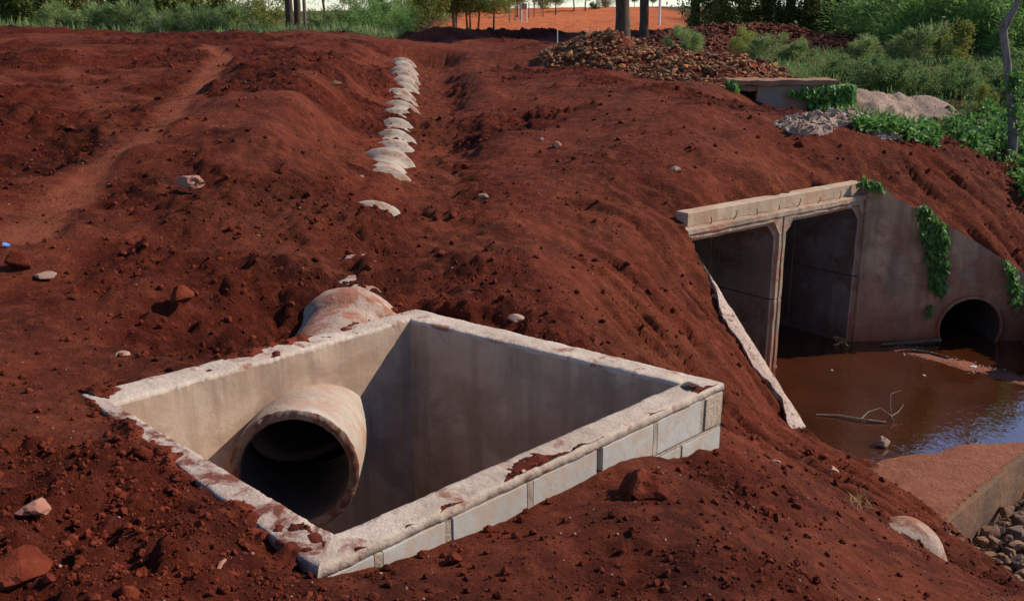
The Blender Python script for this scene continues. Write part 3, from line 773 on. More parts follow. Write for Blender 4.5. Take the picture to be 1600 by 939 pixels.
PM0, PM1 = pipe_mesh(True), pipe_mesh(False)
M2 = PM1.copy(); M2.materials[0] = M_stub; M2.materials[1] = M_pipe_in
for v in M2.vertices:                                  # built into the wall at a skew
    v.co.y *= 1.2
    if v.co.y < .6: v.co.y += 1.19 * v.co.x * (1 - max(0, v.co.y) / .6)
ordn = "first second third fourth fifth sixth seventh eighth ninth tenth eleventh twelfth thirteenth fourteenth fifteenth sixteenth seventeenth eighteenth nineteenth twentieth twenty-first twenty-second".split()
y = PIPE[0, 1]; k = 0
while y < 28.2:
    if k == 1: y = 6.40
    p = pipe_at(y); q = pipe_at(y + LEN) if k else pipe0(y + LEN)
    if k == 1: p = np.array((-1.31, 6.40, -.43)); q = pipe_at(7.66)
    d = Vector(q - p).normalized()
    if k >= 2:                                         # laid by eye: small kinks between pipes
        p = p + np.array((random.uniform(-.035, .035), 0, random.uniform(-.045, .05)))
        d = (d + Vector((random.uniform(-.03, .03), 0, random.uniform(-.03, .03)))).normalized()
    o = link("concrete_pipe", PM0 if k == 0 else (M2 if k == 1 else PM1), loc=p)
    o.rotation_euler = (math.atan2(d.z, math.hypot(d.x, d.y)), 0, math.atan2(-d.x, d.y))
    if k > 1: o.rotation_euler.rotate_axis('Y', 0.9 * k)
    if k == 0: o.rotation_euler = (math.atan2(d.z, math.hypot(d.x, d.y)), 0, math.atan2(-d.x, d.y))
    if k == 0: tag(o, "large concrete pipe with broken rim opening into the basin", "pipe")
    elif k == 1: tag(o, "dirt-stained pipe with thick collar just behind the basin wall", "pipe", "buried pipes in a line up the slope")
    else: tag(o, "pale crescent of half-buried concrete pipe, %s up the slope after the stained collar" % ordn[k - 2], "pipe", "buried pipes in a line up the slope")
    y += d.y * LEN * 0.985; k += 1
    if k == 2: y = 7.64
# the basin's outlet pipe, its collar showing low on the bank
V, Fc = lathe([(.26, 1.2), (.26, .03), (.265, 0), (.318, 0), (.33, .02), (.33, .14), (.30, .17), (.30, 1.2)], 48, [0, .006, .012, .012, .006, 0, 0, 0], 5)
po = link("concrete_pipe", pyd("outlet_pipe", V, Fc, M_stub, True), loc=PZ(1424, 874, -1.83))
dd = Vector((-0.80, -0.45, 0.12)).normalized()
po.rotation_euler = (math.atan2(dd.z, math.hypot(dd.x, dd.y)), 0, math.atan2(-dd.x, dd.y))
tag(po, "pale rounded pipe collar poking from the bank near the apron corner", "pipe")

# ------------------------------------------------------------------ double box culvert
culv = tag(empty("box_culvert", (float(W0[0]), float(W0[1]), -2.5)), "double-cell concrete box culvert with headwall beam and side walls in red bank", "culvert")
MC = Matrix(((A[0], N[0], 0, W0[0]), (A[1], N[1], 0, W0[1]), (0, 0, 1, 0), (0, 0, 0, 1)))
CI = culv.matrix_basis.copy(); CI = Matrix.Translation(-Vector(culv.location))
def cl(s, n, z): return CI @ (MC @ Vector((s, n, z)))
def half_seg(s0, s1, n0, n1, upper, front):
    """U-shaped precast half: outline in the s-z plane extruded along n, stepped joint at the mouth"""
    T = 0.095; zt, zb, zm = -0.335, -2.62, -1.42
    h = 0.17
    if upper:
        outer = [(s0, zm), (s0, zt), (s1, zt), (s1, zm)]
        inner = [(s0 + T, zm), (s0 + T, zt - T - h), (s0 + T + h, zt - T), (s1 - T - h, zt - T), (s1 - T, zt - T - h), (s1 - T, zm)]
        lip = [(s0 + T * .5, zm), (s0 + T * .5, zt - T * .5 - h), (s0 + T * .5 + h * .8, zt - T * .5), (s1 - T * .5 - h * .8, zt - T * .5), (s1 - T * .5, zt - T * .5 - h), (s1 - T * .5, zm)]
        O6 = [(s0, zm), (s0, zt - T - h), (s0, zt), (s1, zt), (s1, zt - T - h), (s1, zm)]
    else:
        zm -= 0.018
        inner = [(s0 + T, zm), (s0 + T, zb + T + h), (s0 + T + h, zb + T), (s1 - T - h, zb + T), (s1 - T, zb + T + h), (s1 - T, zm)]
        lip = [(s0 + T * .5, zm), (s0 + T * .5, zb + T + h), (s0 + T * .5 + h, zb + T * .5), (s1 - T * .5 - h, zb + T * .5), (s1 - T * .5, zb + T + h), (s1 - T * .5, zm)]
        O6 = [(s0, zm), (s0, zb + T + h), (s0, zb), (s1, zb), (s1, zb + T + h), (s1, zm)]
    rows = [(O6, n1), (O6, n0 - (.045 if front else 0)), (lip, n0 - (.045 if front else 0)), (lip, n0 + .0), (inner, n0 + .004), (inner, n1)]
    V = []; Fc = []; mi = []
    sub = 6
    def dens(pts):
        out = []
        for i in range(5):
            a, b = pts[i], pts[i + 1]
            for k in range(sub): out.append((a[0] + (b[0] - a[0]) * k / sub, a[1] + (b[1] - a[1]) * k / sub))
        return out + [pts[5]]
    m = 5 * sub + 1
    for pts, n in rows:
        for (s, z) in dens(pts):
            v = Vector(cl(s, n, z))
            v += Vector((mnoise.noise(v * 9), mnoise.noise(v * 9 + Vector((3, 3, 3))), mnoise.noise(v * 9 + Vector((7, 1, 3))))) * 0.010
            V.append(v)
    for r_ in range(len(rows) - 1):
        for i in range(m - 1):
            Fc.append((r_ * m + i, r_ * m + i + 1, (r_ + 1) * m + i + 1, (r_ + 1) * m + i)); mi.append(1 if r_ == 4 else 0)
    # close the two feet and the back
    for i in (0, m - 1): Fc.append(tuple(r_ * m + i for r_ in range(len(rows)))); mi.append(0)
    for i in range(m - 1): Fc.append((i, i + 1, (len(rows) - 1) * m + i + 1, (len(rows) - 1) * m + i)); mi.append(0)
    me = pyd("segment", V, Fc, None, False)
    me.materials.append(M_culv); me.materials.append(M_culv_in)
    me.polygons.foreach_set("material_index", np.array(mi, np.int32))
    return me
for (s0, s1) in ((0.0, 1.985), (2.025, 3.90)):
    for i in range(6):
        n0 = 0.05 + i * 1.0 + (0.016 if i else 0)
        n1 = 0.05 + (i + 1) * 1.0
        link("upper_segment", half_seg(s0, s1, n0, n1, True, i == 0), culv)
        link("lower_segment", half_seg(s0, s1, n0, n1, False, i == 0), culv)
    bm = bmesh.new()
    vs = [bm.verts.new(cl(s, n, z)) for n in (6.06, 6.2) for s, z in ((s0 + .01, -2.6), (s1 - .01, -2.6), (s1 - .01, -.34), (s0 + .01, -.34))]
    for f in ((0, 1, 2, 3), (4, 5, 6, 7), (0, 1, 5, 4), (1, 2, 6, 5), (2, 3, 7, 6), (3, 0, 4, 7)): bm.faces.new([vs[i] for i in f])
    link("light_stop_panel", bm_mesh("light_stop_panel", bm, M_culv_in), culv)  # panel added to close the cell so no sky light enters from behind
def beam(name, s0, s1, n0, n1, z0, z1, mat, amp=0.008, cuts=40):
    bm = bmesh.new()
    vs = [bm.verts.new(cl(s, n, z)) for z in (z0, z1) for s, n in ((s0, n0), (s1, n0), (s1, n1), (s0, n1))]
    for f in ((0, 1, 2, 3), (4, 5, 6, 7), (0, 1, 5, 4), (1, 2, 6, 5), (2, 3, 7, 6), (3, 0, 4, 7)): bm.faces.new([vs[i] for i in f])
    bmesh.ops.recalc_face_normals(bm, faces=bm.faces[:])
    bmesh.ops.bevel(bm, geom=bm.edges[:], offset=.008, segments=1, affect='EDGES')
    bmesh.ops.subdivide_edges(bm, edges=[e for e in bm.edges if e.calc_length() > 1.0], cuts=cuts, use_grid_fill=True)
    for v in bm.verts: v.co += Vector((mnoise.noise(v.co * 8), mnoise.noise(v.co * 8 + Vector((4, 4, 4))), mnoise.noise(v.co * 8 + Vector((8, 2, 4))))) * amp
    return link(name, bm_mesh(name, bm, mat), culv)
beam("ledge", 0.12, 3.93, -0.012, 0.30, -.333, -.262, M_culv, 0.009)
beam("headwall_beam", 0.26, 3.97, 0.11, 0.30, -.264, -.10, M_beam, 0.004)
random.seed(4)
for s in (0.12, .62, 1.05, 1.5, 1.95, 2.35, 2.8, 3.3):                 # bent starter bars on the ledge
    p = cl(s, 0.06, -.27)
    q = p + Vector((random.uniform(-.01, .05), random.uniform(-.02, .02), random.uniform(.07, .13)))
    V, Fc = tube_arr([p, (p + q) / 2 + Vector((.012, 0, 0)), q], [.006] * 3, 5)
    link("rebar_stub", pyd("rebar_stub", V, cap_tube(V, Fc, 5)[1], M_rust), culv)
# faint chalk scrawl on the inner wall of the left cell
def chalk(pts):
    V = []; Fc = []
    for i, (n, z) in enumerate(pts):
        a = Vector(pts[max(i - 1, 0)]); b = Vector(pts[min(i + 1, len(pts) - 1)])
        t = (b - a).normalized(); pn = Vector((-t.y, t.x)) * 0.007
        for sg in (-1, 1):
            V.append(cl(1.985 - .095 - .014, n + pn.x * sg, z + pn.y * sg))
        if i: Fc.append((2 * i - 2, 2 * i - 1, 2 * i + 1, 2 * i))
    link("chalk_mark", pyd("chalk_mark", V, Fc, M_chalk), culv)
def arc(cx, cz_, rx, rz, a0, a1, n=14): return [(cx + rx * math.cos(R(a0 + (a1 - a0) * i / n)), cz_ + rz * math.sin(R(a0 + (a1 - a0) * i / n))) for i in range(n + 1)]
chalk([(0.92, -.62), (0.90, -.78), (0.91, -1.08)])
chalk(arc(0.90, -.74, -.20, .10, 80, -90) + arc(0.88, -.96, -.30, .13, 90, -120))
chalk(arc(0.42, -.70, .12, .12, 40, 300))
chalk(arc(0.40, -.98, .07, .10, -60, 200))
# right wing wall with round drain hole
def wing_right():
    x0, x1 = HR[0] + 0.0, WR[0]; y0 = WR[1]
    cu = bpy.data.curves.new("wing", 'CURVE'); cu.dimensions = '2D'; cu.fill_mode = 'BOTH'; cu.extrude = 0.11
    out = [(x0, -2.75), (x1 + .25, -2.75), (x1 + .25, -1.62), (x1 - .1, -1.47), (6.45, -0.86), (5.35, -.30), (x0 + .12, -.085), (x0, -.085)]
    sp = cu.splines.new('POLY'); sp.points.add(len(out) - 1)
    for p, q in zip(sp.points, out): p.co = (q[0], q[1], 0, 1)
    sp.use_cyclic_u = True
    n = 40; sp = cu.splines.new('POLY'); sp.points.add(n - 1)
    for i in range(n):
        a = 2 * math.pi * i / n; rr = .485 + 0.012 * mnoise.noise(Vector((math.cos(a) * 3, math.sin(a) * 3, 1)))
        sp.points[i].co = (6.62 + rr * math.cos(a), -2.20 + rr * math.sin(a), 0, 1)
    sp.use_cyclic_u = True
    t = bpy.data.objects.new("tmp", cu); COL.objects.link(t)
    me = bpy.data.meshes.new_from_object(t.evaluated_get(bpy.context.evaluated_depsgraph_get()))
    bpy.data.objects.remove(t)
    me.transform(CI @ Matrix.Translation((0, y0 + .11, 0)) @ Matrix.Rotation(math.pi / 2, 4, 'X'))
    me.materials.clear(); me.materials.append(M_wing)
    return link("wing_wall", me, culv)
wr = wing_right()
V, Fc = lathe([(.435, 3.0), (.435, .02), (.44, -.02), (.478, -.02), (.478, 3.0)], 48, [0, .01, .014, .014, 0], 9)
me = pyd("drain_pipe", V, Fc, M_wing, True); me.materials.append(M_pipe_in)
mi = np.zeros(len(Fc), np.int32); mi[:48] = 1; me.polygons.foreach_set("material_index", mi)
link("drain_pipe", me, culv, loc=CI @ Vector((6.62, WR[1] - .02, -2.20)))
for z_, x_a, x_b in ((-.62, HR[0] + .03, 5.92), (-1.42, HR[0] + .03, 7.2)):       # formwork seams on the wing
    V, Fc = tube_arr([CI @ Vector((x, WR[1] + .004, z_ + .006 * mnoise.noise(Vector((x * 5, 0, z_))))) for x in np.linspace(x_a, x_b, 30)], [.009 + .004 * mnoise.noise(Vector((i * .7, z_, 0))) for i in range(30)], 6)
    link("formwork_seam", pyd("formwork_seam", V, Fc, M_wing, True), culv)
# rough pour seam at the corner between cell and wing
V, Fc = tube_arr([CI @ Vector((HR[0] - .01 + .012 * mnoise.noise(Vector((z * 4, 0, 0))), WR[1] - .012 + .02 * mnoise.noise(Vector((0, z * 5, 2))), z)) for z in np.linspace(-2.5, -.30, 40)], [.035 + .012 * mnoise.noise(Vector((z * 9, 1, 1))) for z in np.linspace(0, 4, 40)], 8)
link("pour_seam", pyd("pour_seam", V, Fc, M_wing), culv)
# left wing: sloping crest half covered by soil
def wing_left():
    n = 60
    dirp = np.array((-WD[1], WD[0]))                       # towards the creek side
    if np.dot(dirp, A) < 0: dirp = -dirp
    top = lambda s: -.36 + (-1.93 + .36) * (s / WLEN)
    body = []; crest = []; Fb = []; Fcr = []
    for i in range(n + 1):
        s = WLEN * i / n * 1.03 - .02
        for off, z in ((.095, -2.7), (.095, top(s) - .05), (-.12, top(s) - .10), (-.12, -2.7)):
            p = W0 + WD * s + dirp * off; body.append(CI @ Vector((p[0], p[1], z)))
        ow = .105 + .012 * mnoise.noise(Vector((s * 6, 0, 0)))
        iw = .105 - min(.2, max(.012, (.15 + .16 * mnoise.noise(Vector((s * 2.6, 4, 0))) + .05 * mnoise.noise(Vector((s * 11, 4, 0)))) * min(1, max(0, (s - .40) * 2.2))))
        for off, z in ((ow, top(s) - .06), (ow, top(s) + .012), ((ow + iw) / 2, top(s) + .02), (iw, top(s) + .014), (iw, top(s) - .06)):
            p = W0 + WD * s + dirp * off; v = Vector((p[0], p[1], z)); v.z += .01 * mnoise.noise(v * 14)
            crest.append(CI @ v)
    for i in range(n):
        for k in range(4): Fb.append((i * 4 + k, i * 4 + (k + 1) % 4, (i + 1) * 4 + (k + 1) % 4, (i + 1) * 4 + k))
        for k in range(4): Fcr.append((i * 5 + k, i * 5 + k + 1, (i + 1) * 5 + k + 1, (i + 1) * 5 + k))
    Fb += [(0, 1, 2, 3), tuple(n * 4 + k for k in range(4))]
    Fcr += [(0, 1, 2, 3, 4), tuple(n * 5 + k for k in range(5))]
    o = link("wing_wall", pyd("wing_wall", body, Fb, M_wing), culv)
    link("crest", pyd("crest", crest, Fcr, M_wing_pale), o)
wing_left()

# ------------------------------------------------------------------ far inlet structure
def at_ground(u, Y, v=100):
    p = PY(u, v, Y); return np.array((p[0], p[1], gz(p[0], p[1])))
inl = tag(empty("inlet_box", tuple(PY(1250, 180, 20))), "small concrete inlet box with orange-stained slab top under climbing vines", "inlet box")
iv = -Vector(inl.location)
def ibox(name, u0, u1, v0, v1, Y0, Y1, mat, amp=.015):
    a = PY(u0, v0, Y0); b = PY(u1, v1, Y0)
    q = [(a[0], Y0), (b[0], Y0), (b[0], Y1), (a[0], Y1)]
    me = rough_box(*[np.array(t) for t in q], b[2], a[2], mat, name, 12, amp, 2)
    me.transform(Matrix.Translation(iv))
    return link(name, me, inl)
ibox("front_wall", 1184, 1334, 134, 196, 20.0, 20.25, M_inlet)
ibox("side_wall", 1184, 1200, 134, 196, 20.26, 20.7, M_inlet)
ibox("side_wall", 1318, 1334, 134, 196, 20.26, 20.7, M_inlet)
ibox("back_wall", 1148, 1334, 134, 190, 20.71, 20.74, M_inlet)
ibox("corbel", 1148, 1183, 134, 143, 20.05, 20.7, M_inlet)
ibox("slab", 1146, 1310, 126.0, 133.6, 19.9, 20.75, M_inlet_top, .03)

# ------------------------------------------------------------------ rocks, clods, rubble
def rock_mesh(seed, sub=2, flat=0.75, rough=0.35, mat=None, name="rock", smooth=False, stretch=None):
    bm = bmesh.new(); bmesh.ops.create_icosphere(bm, subdivisions=sub, radius=0.5)
    o = Vector((seed * 3.7, seed * 1.3, seed * 7.1))
    rs = random.Random(seed)
    planes = [(Vector((rs.uniform(-1, 1), rs.uniform(-1, 1), rs.uniform(-1, 1))).normalized(), rs.uniform(.2, .42)) for _ in range(9)]
    for v in bm.verts:
        d = v.co.normalized()
        v.co = d * (0.5 + rough * 0.5 * mnoise.noise(d * 1.6 + o) + rough * .2 * mnoise.noise(d * 4 + o))
        for pn, pd in planes:
            k = v.co.dot(pn) - pd
            if k > 0: v.co -= pn * k * 0.9
        v.co.z *= flat
    if stretch:
        for v in bm.verts: v.co.x *= stretch[0]; v.co.y *= stretch[1]
    return bm_mesh(name, bm, mat, smooth)
def rocks(n, mat, sub=1, flat=.7, rough=.4, base=100, name="rock"): return [rock_mesh(base + i, sub, flat * random.uniform(.6, 1.1), rough, mat, name, False, (random.uniform(.9, 1.5), random.uniform(.6, 1.0))) for i in range(n)]
def scatter_mesh(name, P, size, mat, protos, parent=None, kind="stuff", flat=1.0, sink=0.25):
    """many small stones joined into one mesh"""
    Vs = []; Fs = []; off = 0
    pd = []
    for m in protos:
        v = np.empty(len(m.vertices) * 3, np.float32); m.vertices.foreach_get("co", v)
        f = np.array([tuple(p.vertices) for p in m.polygons], np.int32); pd.append((v.reshape(-1, 3), f))
    which = rng.integers(0, len(pd), len(P)); ang = rng.uniform(0, 6.283, len(P)); tilt = rng.uniform(-.6, .6, len(P))
    for k, (v, f) in enumerate(pd):
        I = np.where(which == k)[0]
        if len(I) == 0: continue
        ca, sa = np.cos(ang[I]), np.sin(ang[I]); ct, st = np.cos(tilt[I]), np.sin(tilt[I])
        x = v[None, :, 0]; yy = v[None, :, 1]; z = v[None, :, 2] * flat
        y2 = yy * ct[:, None] - z * st[:, None]; z2 = yy * st[:, None] + z * ct[:, None]
        X = x * ca[:, None] - y2 * sa[:, None]; Y = x * sa[:, None] + y2 * ca[:, None]
        W = np.stack([X, Y, z2], -1) * size[I][:, None, None] + P[I][:, None, :]
        W[:, :, 2] += (size[I] * (0.5 - sink) * 0.5)[:, None]
        Vs.append(W.reshape(-1, 3))
        Fs.append((f[None] + (np.arange(len(I)) * len(v))[:, None, None] + off).reshape(-1, f.shape[1])); off += len(I) * len(v)
    o = link(name, mesh_np(name, np.concatenate(Vs), np.concatenate(Fs), mat), parent)
    o["kind"] = kind
    return o
lowp = [rock_mesh(300 + i, 1, .35 + .1 * i, .5, None, 'rock', False, (1.0 + .1 * i, .9 - .08 * i)) for i in range(6)]
icos = [rock_mesh(340 + i, 0 + 1, .85, .3, None) for i in range(4)]
ICO = icos
spill('F', 'L', .0, 201); spill('R', 'F', -.22, 207, .03, .03); spill('L', 'B', -.12, 211)
# crumbs of soil, denser near the viewer and in patches
def sample_view(n, v0, v1, u0=-40, u1=1640, power=1.0):
    """random ground places inside the visible wedge"""
    Y = np.exp(rng.uniform(math.log(v0), math.log(v1), n))
    X = rng.uniform(-.56, .56, n) * Y * 1.03
    return X, Y
def ok_soil(X, Y, f):
    pit = in_poly(X, Y, [tuple(BO[k] + (BO[k] - np.mean([BO[j] for j in 'LBRF'], axis=0)) * .02) for k in 'LBRF'])
    return (~pit) & (~f['creek']) & (f['green'] < .3) & (f['orange'] < .3)
X, Y = sample_view(62000, 2.6, 24)
f = fields(X, Y)
patch = rpatch(X, Y)
keep = ok_soil(X, Y, f) & (rng.random(len(X)) < np.clip(.22 + .8 * patch, .1, 1) * (1 - .6 * f['dry']))
X, Y, Z = X[keep], Y[keep], f['H'][keep]
sz = np.clip(0.0085 * (1 - rng.random(len(X))) ** -0.5, .007, .06) * (0.75 + Y * .05)
scatter_mesh("soil_crumbs", np.c_[X, Y, Z], sz, M_clod, icos, G)
X, Y = sample_view(2600, 2.6, 22); f = fields(X, Y); keep = ok_soil(X, Y, f)
X, Y, Z = X[keep], Y[keep], f['H'][keep]
scatter_mesh("pale_grit", np.c_[X, Y, Z], np.clip(.0035 * (1 - rng.random(len(X))) ** -.5, .003, .018) * (0.8 + Y * .06), M_grit, icos, G)
# clods that can be told apart
cm = [rock_mesh(500 + i, 3, .8, .42, M_clod, "soil_clod", True) for i in range(8)]
X, Y = sample_view(900, 2.7, 20); f = fields(X, Y)
patch = rpatch(X, Y)
keep = ok_soil(X, Y, f) & (rng.random(len(X)) < np.clip(.05 + patch, .05, 1) * (1 - f['dry']))
idx = np.where(keep)[0][:270]
for i in idx:
    s = (0.018 + 0.05 * rng.random() ** 4) * (0.7 + Y[i] * .07)
    link("soil_clod", cm[rng.integers(0, 8)], G, (X[i], Y[i], f['H'][i] + s * .12), (rng.uniform(-.5, .5), rng.uniform(-.5, .5), rng.uniform(0, 6.28)), float(s * 1.6))

def stone(u, v, z0, w_px, label, mat, flat=.6, name="stone", cat="stone", seed=1, sub=3, rot=None, sink=.2, group=None):
    p = PZ(u, v, z0)
    for _ in range(6):                                     # walk the sight line onto the ground
        g = gz(p[0], p[1]); p = PZ(u, v, g)
    t = math.hypot(p[0], p[1], p[2] - CAMZ)
    s = w_px / F * t
    o = link(name, rock_mesh(seed, sub, flat, .4, mat, name), loc=(p[0], p[1], p[2] + s * flat * (.5 - sink) * .6), rot=rot or (0, 0, seed * 1.7), scale=s * 1.12)
    return tag(o, label, cat, group)
stone(295, 288, .5, 46, "pinkish flat-topped rock on the dark spoil left of the pipe line", M_pinkrock, .5, seed=11)
stone(68, 432, .25, 34, "flat pale stone slab on the soil near the left edge", M_palerock, .28, seed=12)
stone(806, 498, -.1, 24, "small tan stone on the slope just behind the basin's far wall", M_palerock, .45, seed=13)
stone(847, 219, .45, 9, "small white stone in the middle of the dark track", M_palerock, .7, seed=14)
stone(872, 229, .4, 15, "dull reddish lump beside the white stone on the track", M_pinkrock, .7, seed=15)
stone(1056, 266, .35, 15, "orange tan stone on the slope above the culvert's left cell", M_palerock, .55, seed=16)
stone(525, 132, 1.1, 16, "ochre stone on the upper spoil bank left of the pipes", M_rub, .5, seed=17)
stone(1000, 768, -.12, 72, "big rounded red soil lump on the mound before the block wall", M_clod, .72, "soil_lump", "soil lump", 18)
stone(706, 878, -.05, 28, "small round soil lump below the basin's front rim", M_clod, .85, "soil_lump", "soil lump", 19)
stone(32, 905, .08, 74, "large dark soil lump in the bottom left corner", M_clod, .8, "soil_lump", "soil lump", 20)
stone(55, 797, .04, 46, "brick-red flat soil lump left of the basin's soil-covered rim", M_pinkrock, .5, "soil_lump", "soil lump", 21)
stone(284, 464, .15, 34, "round reddish soil lump on the rough ground above the basin's left wall", M_clod, .8, "soil_lump", "soil lump", 22)
stone(30, 412, .3, 38, "dark jagged soil lump behind the flat pale slab", M_clod, .7, "soil_lump", "soil lump", 23)
stone(192, 556, .05, 18, "small off-white stone left of the basin's back-left rim", M_palerock, .6, seed=24)
stone(147, 803, .03, 13, "tiny pale pebble on the bare soil left of the basin", M_palerock, .6, seed=25)
stone(1300, 742, -1.2, 26, "pale lump of broken mortar on the bank below the side wall", M_palerock, .6, seed=26)
stone(1212, 722, -1.0, 12, "small pale chip on the bank right of the basin corner", M_palerock, .5, seed=27)
stone(565, 278, .3, 9, "small pale chip left of the crescent pipes", M_palerock, .6, seed=28)
stone(756, 308, .2, 15, "grey angular stone right of the lowest crescent pipes", M_grey, .6, seed=29)
stone(1108, 494, -.7, 13, "grey chip stuck in the slope left of the culvert", M_grey, .7, seed=30)
# rock standing in the stream
p = PZ(1380, 696, WATER)
tag(link("stone", rock_mesh(41, 3, .85, .3, M_grey, "stone"), loc=(p[0], p[1], WATER + .04), scale=.165), "lone grey angular stone standing in the muddy water", "stone")
# mortar crumbs lying on the basin corner
p = PZ(1079, 605, 0.0)
tag(link("soil_lump", rock_mesh(42, 3, .45, .6, M_pipe_end, "soil_lump"), loc=(p[0], p[1], .012), scale=.13), "dark crumbly clump lying on the basin's right rim corner", "soil lump")
# litter
p = PZ(11, 391, .3); p[2] = gz(p[0], p[1])
bmm = bmesh.new(); bmesh.ops.create_grid(bmm, x_segments=4, y_segments=3, size=.5)
for v in bmm.verts: v.co.z += .25 * mnoise.noise(v.co * 4); v.co.y *= .6
me = bm_mesh("plastic_scrap", bmm, M_blue); o = link("plastic_scrap", me, loc=(p[0], p[1], p[2] + .03), rot=(.6, .3, .5), scale=.055)
md = o.modifiers.new("t", 'SOLIDIFY'); md.thickness = .03
tag(o, "crumpled blue plastic scrap at the left edge of the soil", "litter")
p = PZ(348, 912, .02); p[2] = gz(p[0], p[1])
V, Fc = tube_arr([p + np.array((-.003, -.03, .012)), p + np.array((0, 0, .02)), p + np.array((.006, .035, .016))], [.008, .009, .007], 6)
tag(link("twig", pyd("twig", V, cap_tube(V, Fc, 6)[1], M_pinkrock)), "short reddish stick lying on the soil at bottom left", "twig")
# creek stones below the apron step
random.seed(12)
cr = [rock_mesh(600 + i, 3, .72, .38, M_creekrock, "stone") for i in range(9)]
spots = []
for k in range(900):
    a = random.uniform(-.5, 3.2); d = -abs(random.gauss(0, .27)) - .10
    if d < -1.2: continue
    r = random.uniform(.09, .2)
    p = SE + SA * a + SN * d
    if all((p[0] - q[0]) ** 2 + (p[1] - q[1]) ** 2 > (.42 * (r + q[2])) ** 2 for q in spots): spots.append((p[0], p[1], r))
H = gzs([s[0] for s in spots], [s[1] for s in spots])
vis = []
for (x, y_, r), h in zip(spots, H):
    if h > -2.75: continue
    near = -((x - SE[0]) * SN[0] + (y_ - SE[1]) * SN[1])
    zz = -2.93 + .22 * math.exp(-near / .35) + random.uniform(-.03, .05)
    u = 800 + F * x / (y_ * math.cos(PITCH) - (zz - CAMZ) * math.sin(PITCH))
    vis.append((u, x, y_, zz, r))
vis = sorted(v_ for v_ in vis if v_[0] < 1625)[:44]
ten = ['', 'twenty', 'thirty', 'forty']; one = ordn[:19]
def nth(k): return one[k - 1] if k < 20 else ({20: 'twentieth', 30: 'thirtieth', 40: 'fortieth'}.get(k) or ten[k // 10 - 1] + '-' + one[k % 10 - 1])
for k, (u, x, y_, zz, r) in enumerate(vis):
    sz_ = "small" if r < .125 else ("big" if r > .17 else "middling")
    tag(link("stone", cr[random.randrange(9)], loc=(x, y_, zz), rot=(random.uniform(-.6, .6), random.uniform(-.6, .6), random.uniform(0, 6.3)), scale=r * 1.25),
        "%s brown creek stone below the apron step, %s counting from the left" % (sz_, nth(k + 1)), "stone", "creek stones below the apron step")
# stones under and between them
P = []
for k in range(900):
    a = random.uniform(-.8, 3.6); d = -abs(random.gauss(0, .5)) - .06; p = SE + SA * a + SN * d
    P.append((p[0], p[1], -3.0 + .2 * math.exp(d / .35)))
P = np.array(P); P[:, 2] = np.maximum(P[:, 2], gzs(P[:, 0], P[:, 1]))
tag(scatter_mesh("pebbles", P, rng.uniform(.025, .075, len(P)), M_creekrock, lowp), "brown pebbles filling gaps between the creek stones", "pebbles")

def heap(name, pts, width, height, mat, label, cat, seed, res=.12, sharp=1.0, rough=.12, mod=.5):
    """mound over the ground along a polyline; returns object and sampler"""
    pts = [np.array(p[:2]) for p in pts]
    lo = np.min(pts, 0) - width * 1.6; hi = np.max(pts, 0) + width * 1.6
    xs = np.arange(lo[0], hi[0], res); ys = np.arange(lo[1], hi[1], res)
    X, Y = np.meshgrid(xs, ys)
    def hf(x, y):
        d = pline_d(x, y, pts) / width * (1 + .35 * fbm(x, y, width * .8, 2, seed + 3))
        k = np.clip(1 - d, 0, 1) ** sharp
        return height * k * (.8 + mod * fbm(x, y, width * .7, 3, seed)) + rough * height * fbm(x, y, .3, 3, seed + 1) * (k > 0), k
    h, k = hf(X.ravel(), Y.ravel())
    z = gzs(X.ravel(), Y.ravel()) - .05 + h
    i = np.arange(X.size).reshape(X.shape)
    Q = np.stack([i[:-1, :-1], i[:-1, 1:], i[1:, 1:], i[1:, :-1]], -1).reshape(-1, 4)
    Q = Q[(k[Q] > 0).any(1)]
    V = np.c_[X.ravel(), Y.ravel(), z]
    used = np.unique(Q); rm = np.full(len(V), -1); rm[used] = np.arange(len(used))
    c = np.array((*pts[len(pts) // 2], 0)); c[2] = gz(c[0], c[1])
    root = tag(empty(name, tuple(c)), label, cat)
    link("core", mesh_np("core", V[used] - c, rm[Q], mat, True), root)
    def samp(n):
        out = []
        x = rng.uniform(lo[0], hi[0], n * 6); y = rng.uniform(lo[1], hi[1], n * 6)
        h, k = hf(x, y); ok = k > .04
        x, y, h = x[ok][:n], y[ok][:n], h[ok][:n]
        return np.c_[x, y, gzs(x, y) - .05 + h] - c
    return root, samp
rm_ = rocks(10, M_rub, 1, .62, .5, 700)
rp, samp = heap("rubble_pile", [PY(925, 82, 27.2), PY(955, 90, 26.3), PY(1010, 100, 25), PY(1090, 110, 23.8), PY(1165, 121, 23)], 1.75, .62, M_clod, "long heap of broken brown and ochre rocks beside the track", "rubble pile", 31, sharp=.8)
for p in samp(285):
    s = .11 + .22 * random.random() ** 2.2
    link("rock", rm_[random.randrange(10)], rp, p + np.array((0, 0, s * .12)), (random.uniform(-.9, .9), random.uniform(-.9, .9), random.uniform(0, 6.3)), s)
P = samp(5200); scatter_mesh("small_stones", P, .04 + .15 * rng.random(len(P)) ** 2, M_rub, lowp, rp)
rp2, samp = heap("rubble_bank", [PY(1085, 66, 38), PY(1170, 66, 38.5), PY(1260, 74, 38), PY(1335, 84, 37)], 2.4, .75, M_clod, "low bank of small red-brown stones in front of the dark trees", "rubble bank", 41, .2, .7)
P = samp(4200); scatter_mesh("small_stones", P, rng.uniform(.07, .22, len(P)), M_redrub, lowp, rp2)
gp, samp = heap("gravel_mound", [PY(1345, 185, 20.6), PY(1400, 186, 20.8), PY(1440, 190, 20.9)], 1.15, .85, M_grey, "smooth grey gravel mound right of the inlet box", "gravel mound", 51, .06, .8, .05, .12)
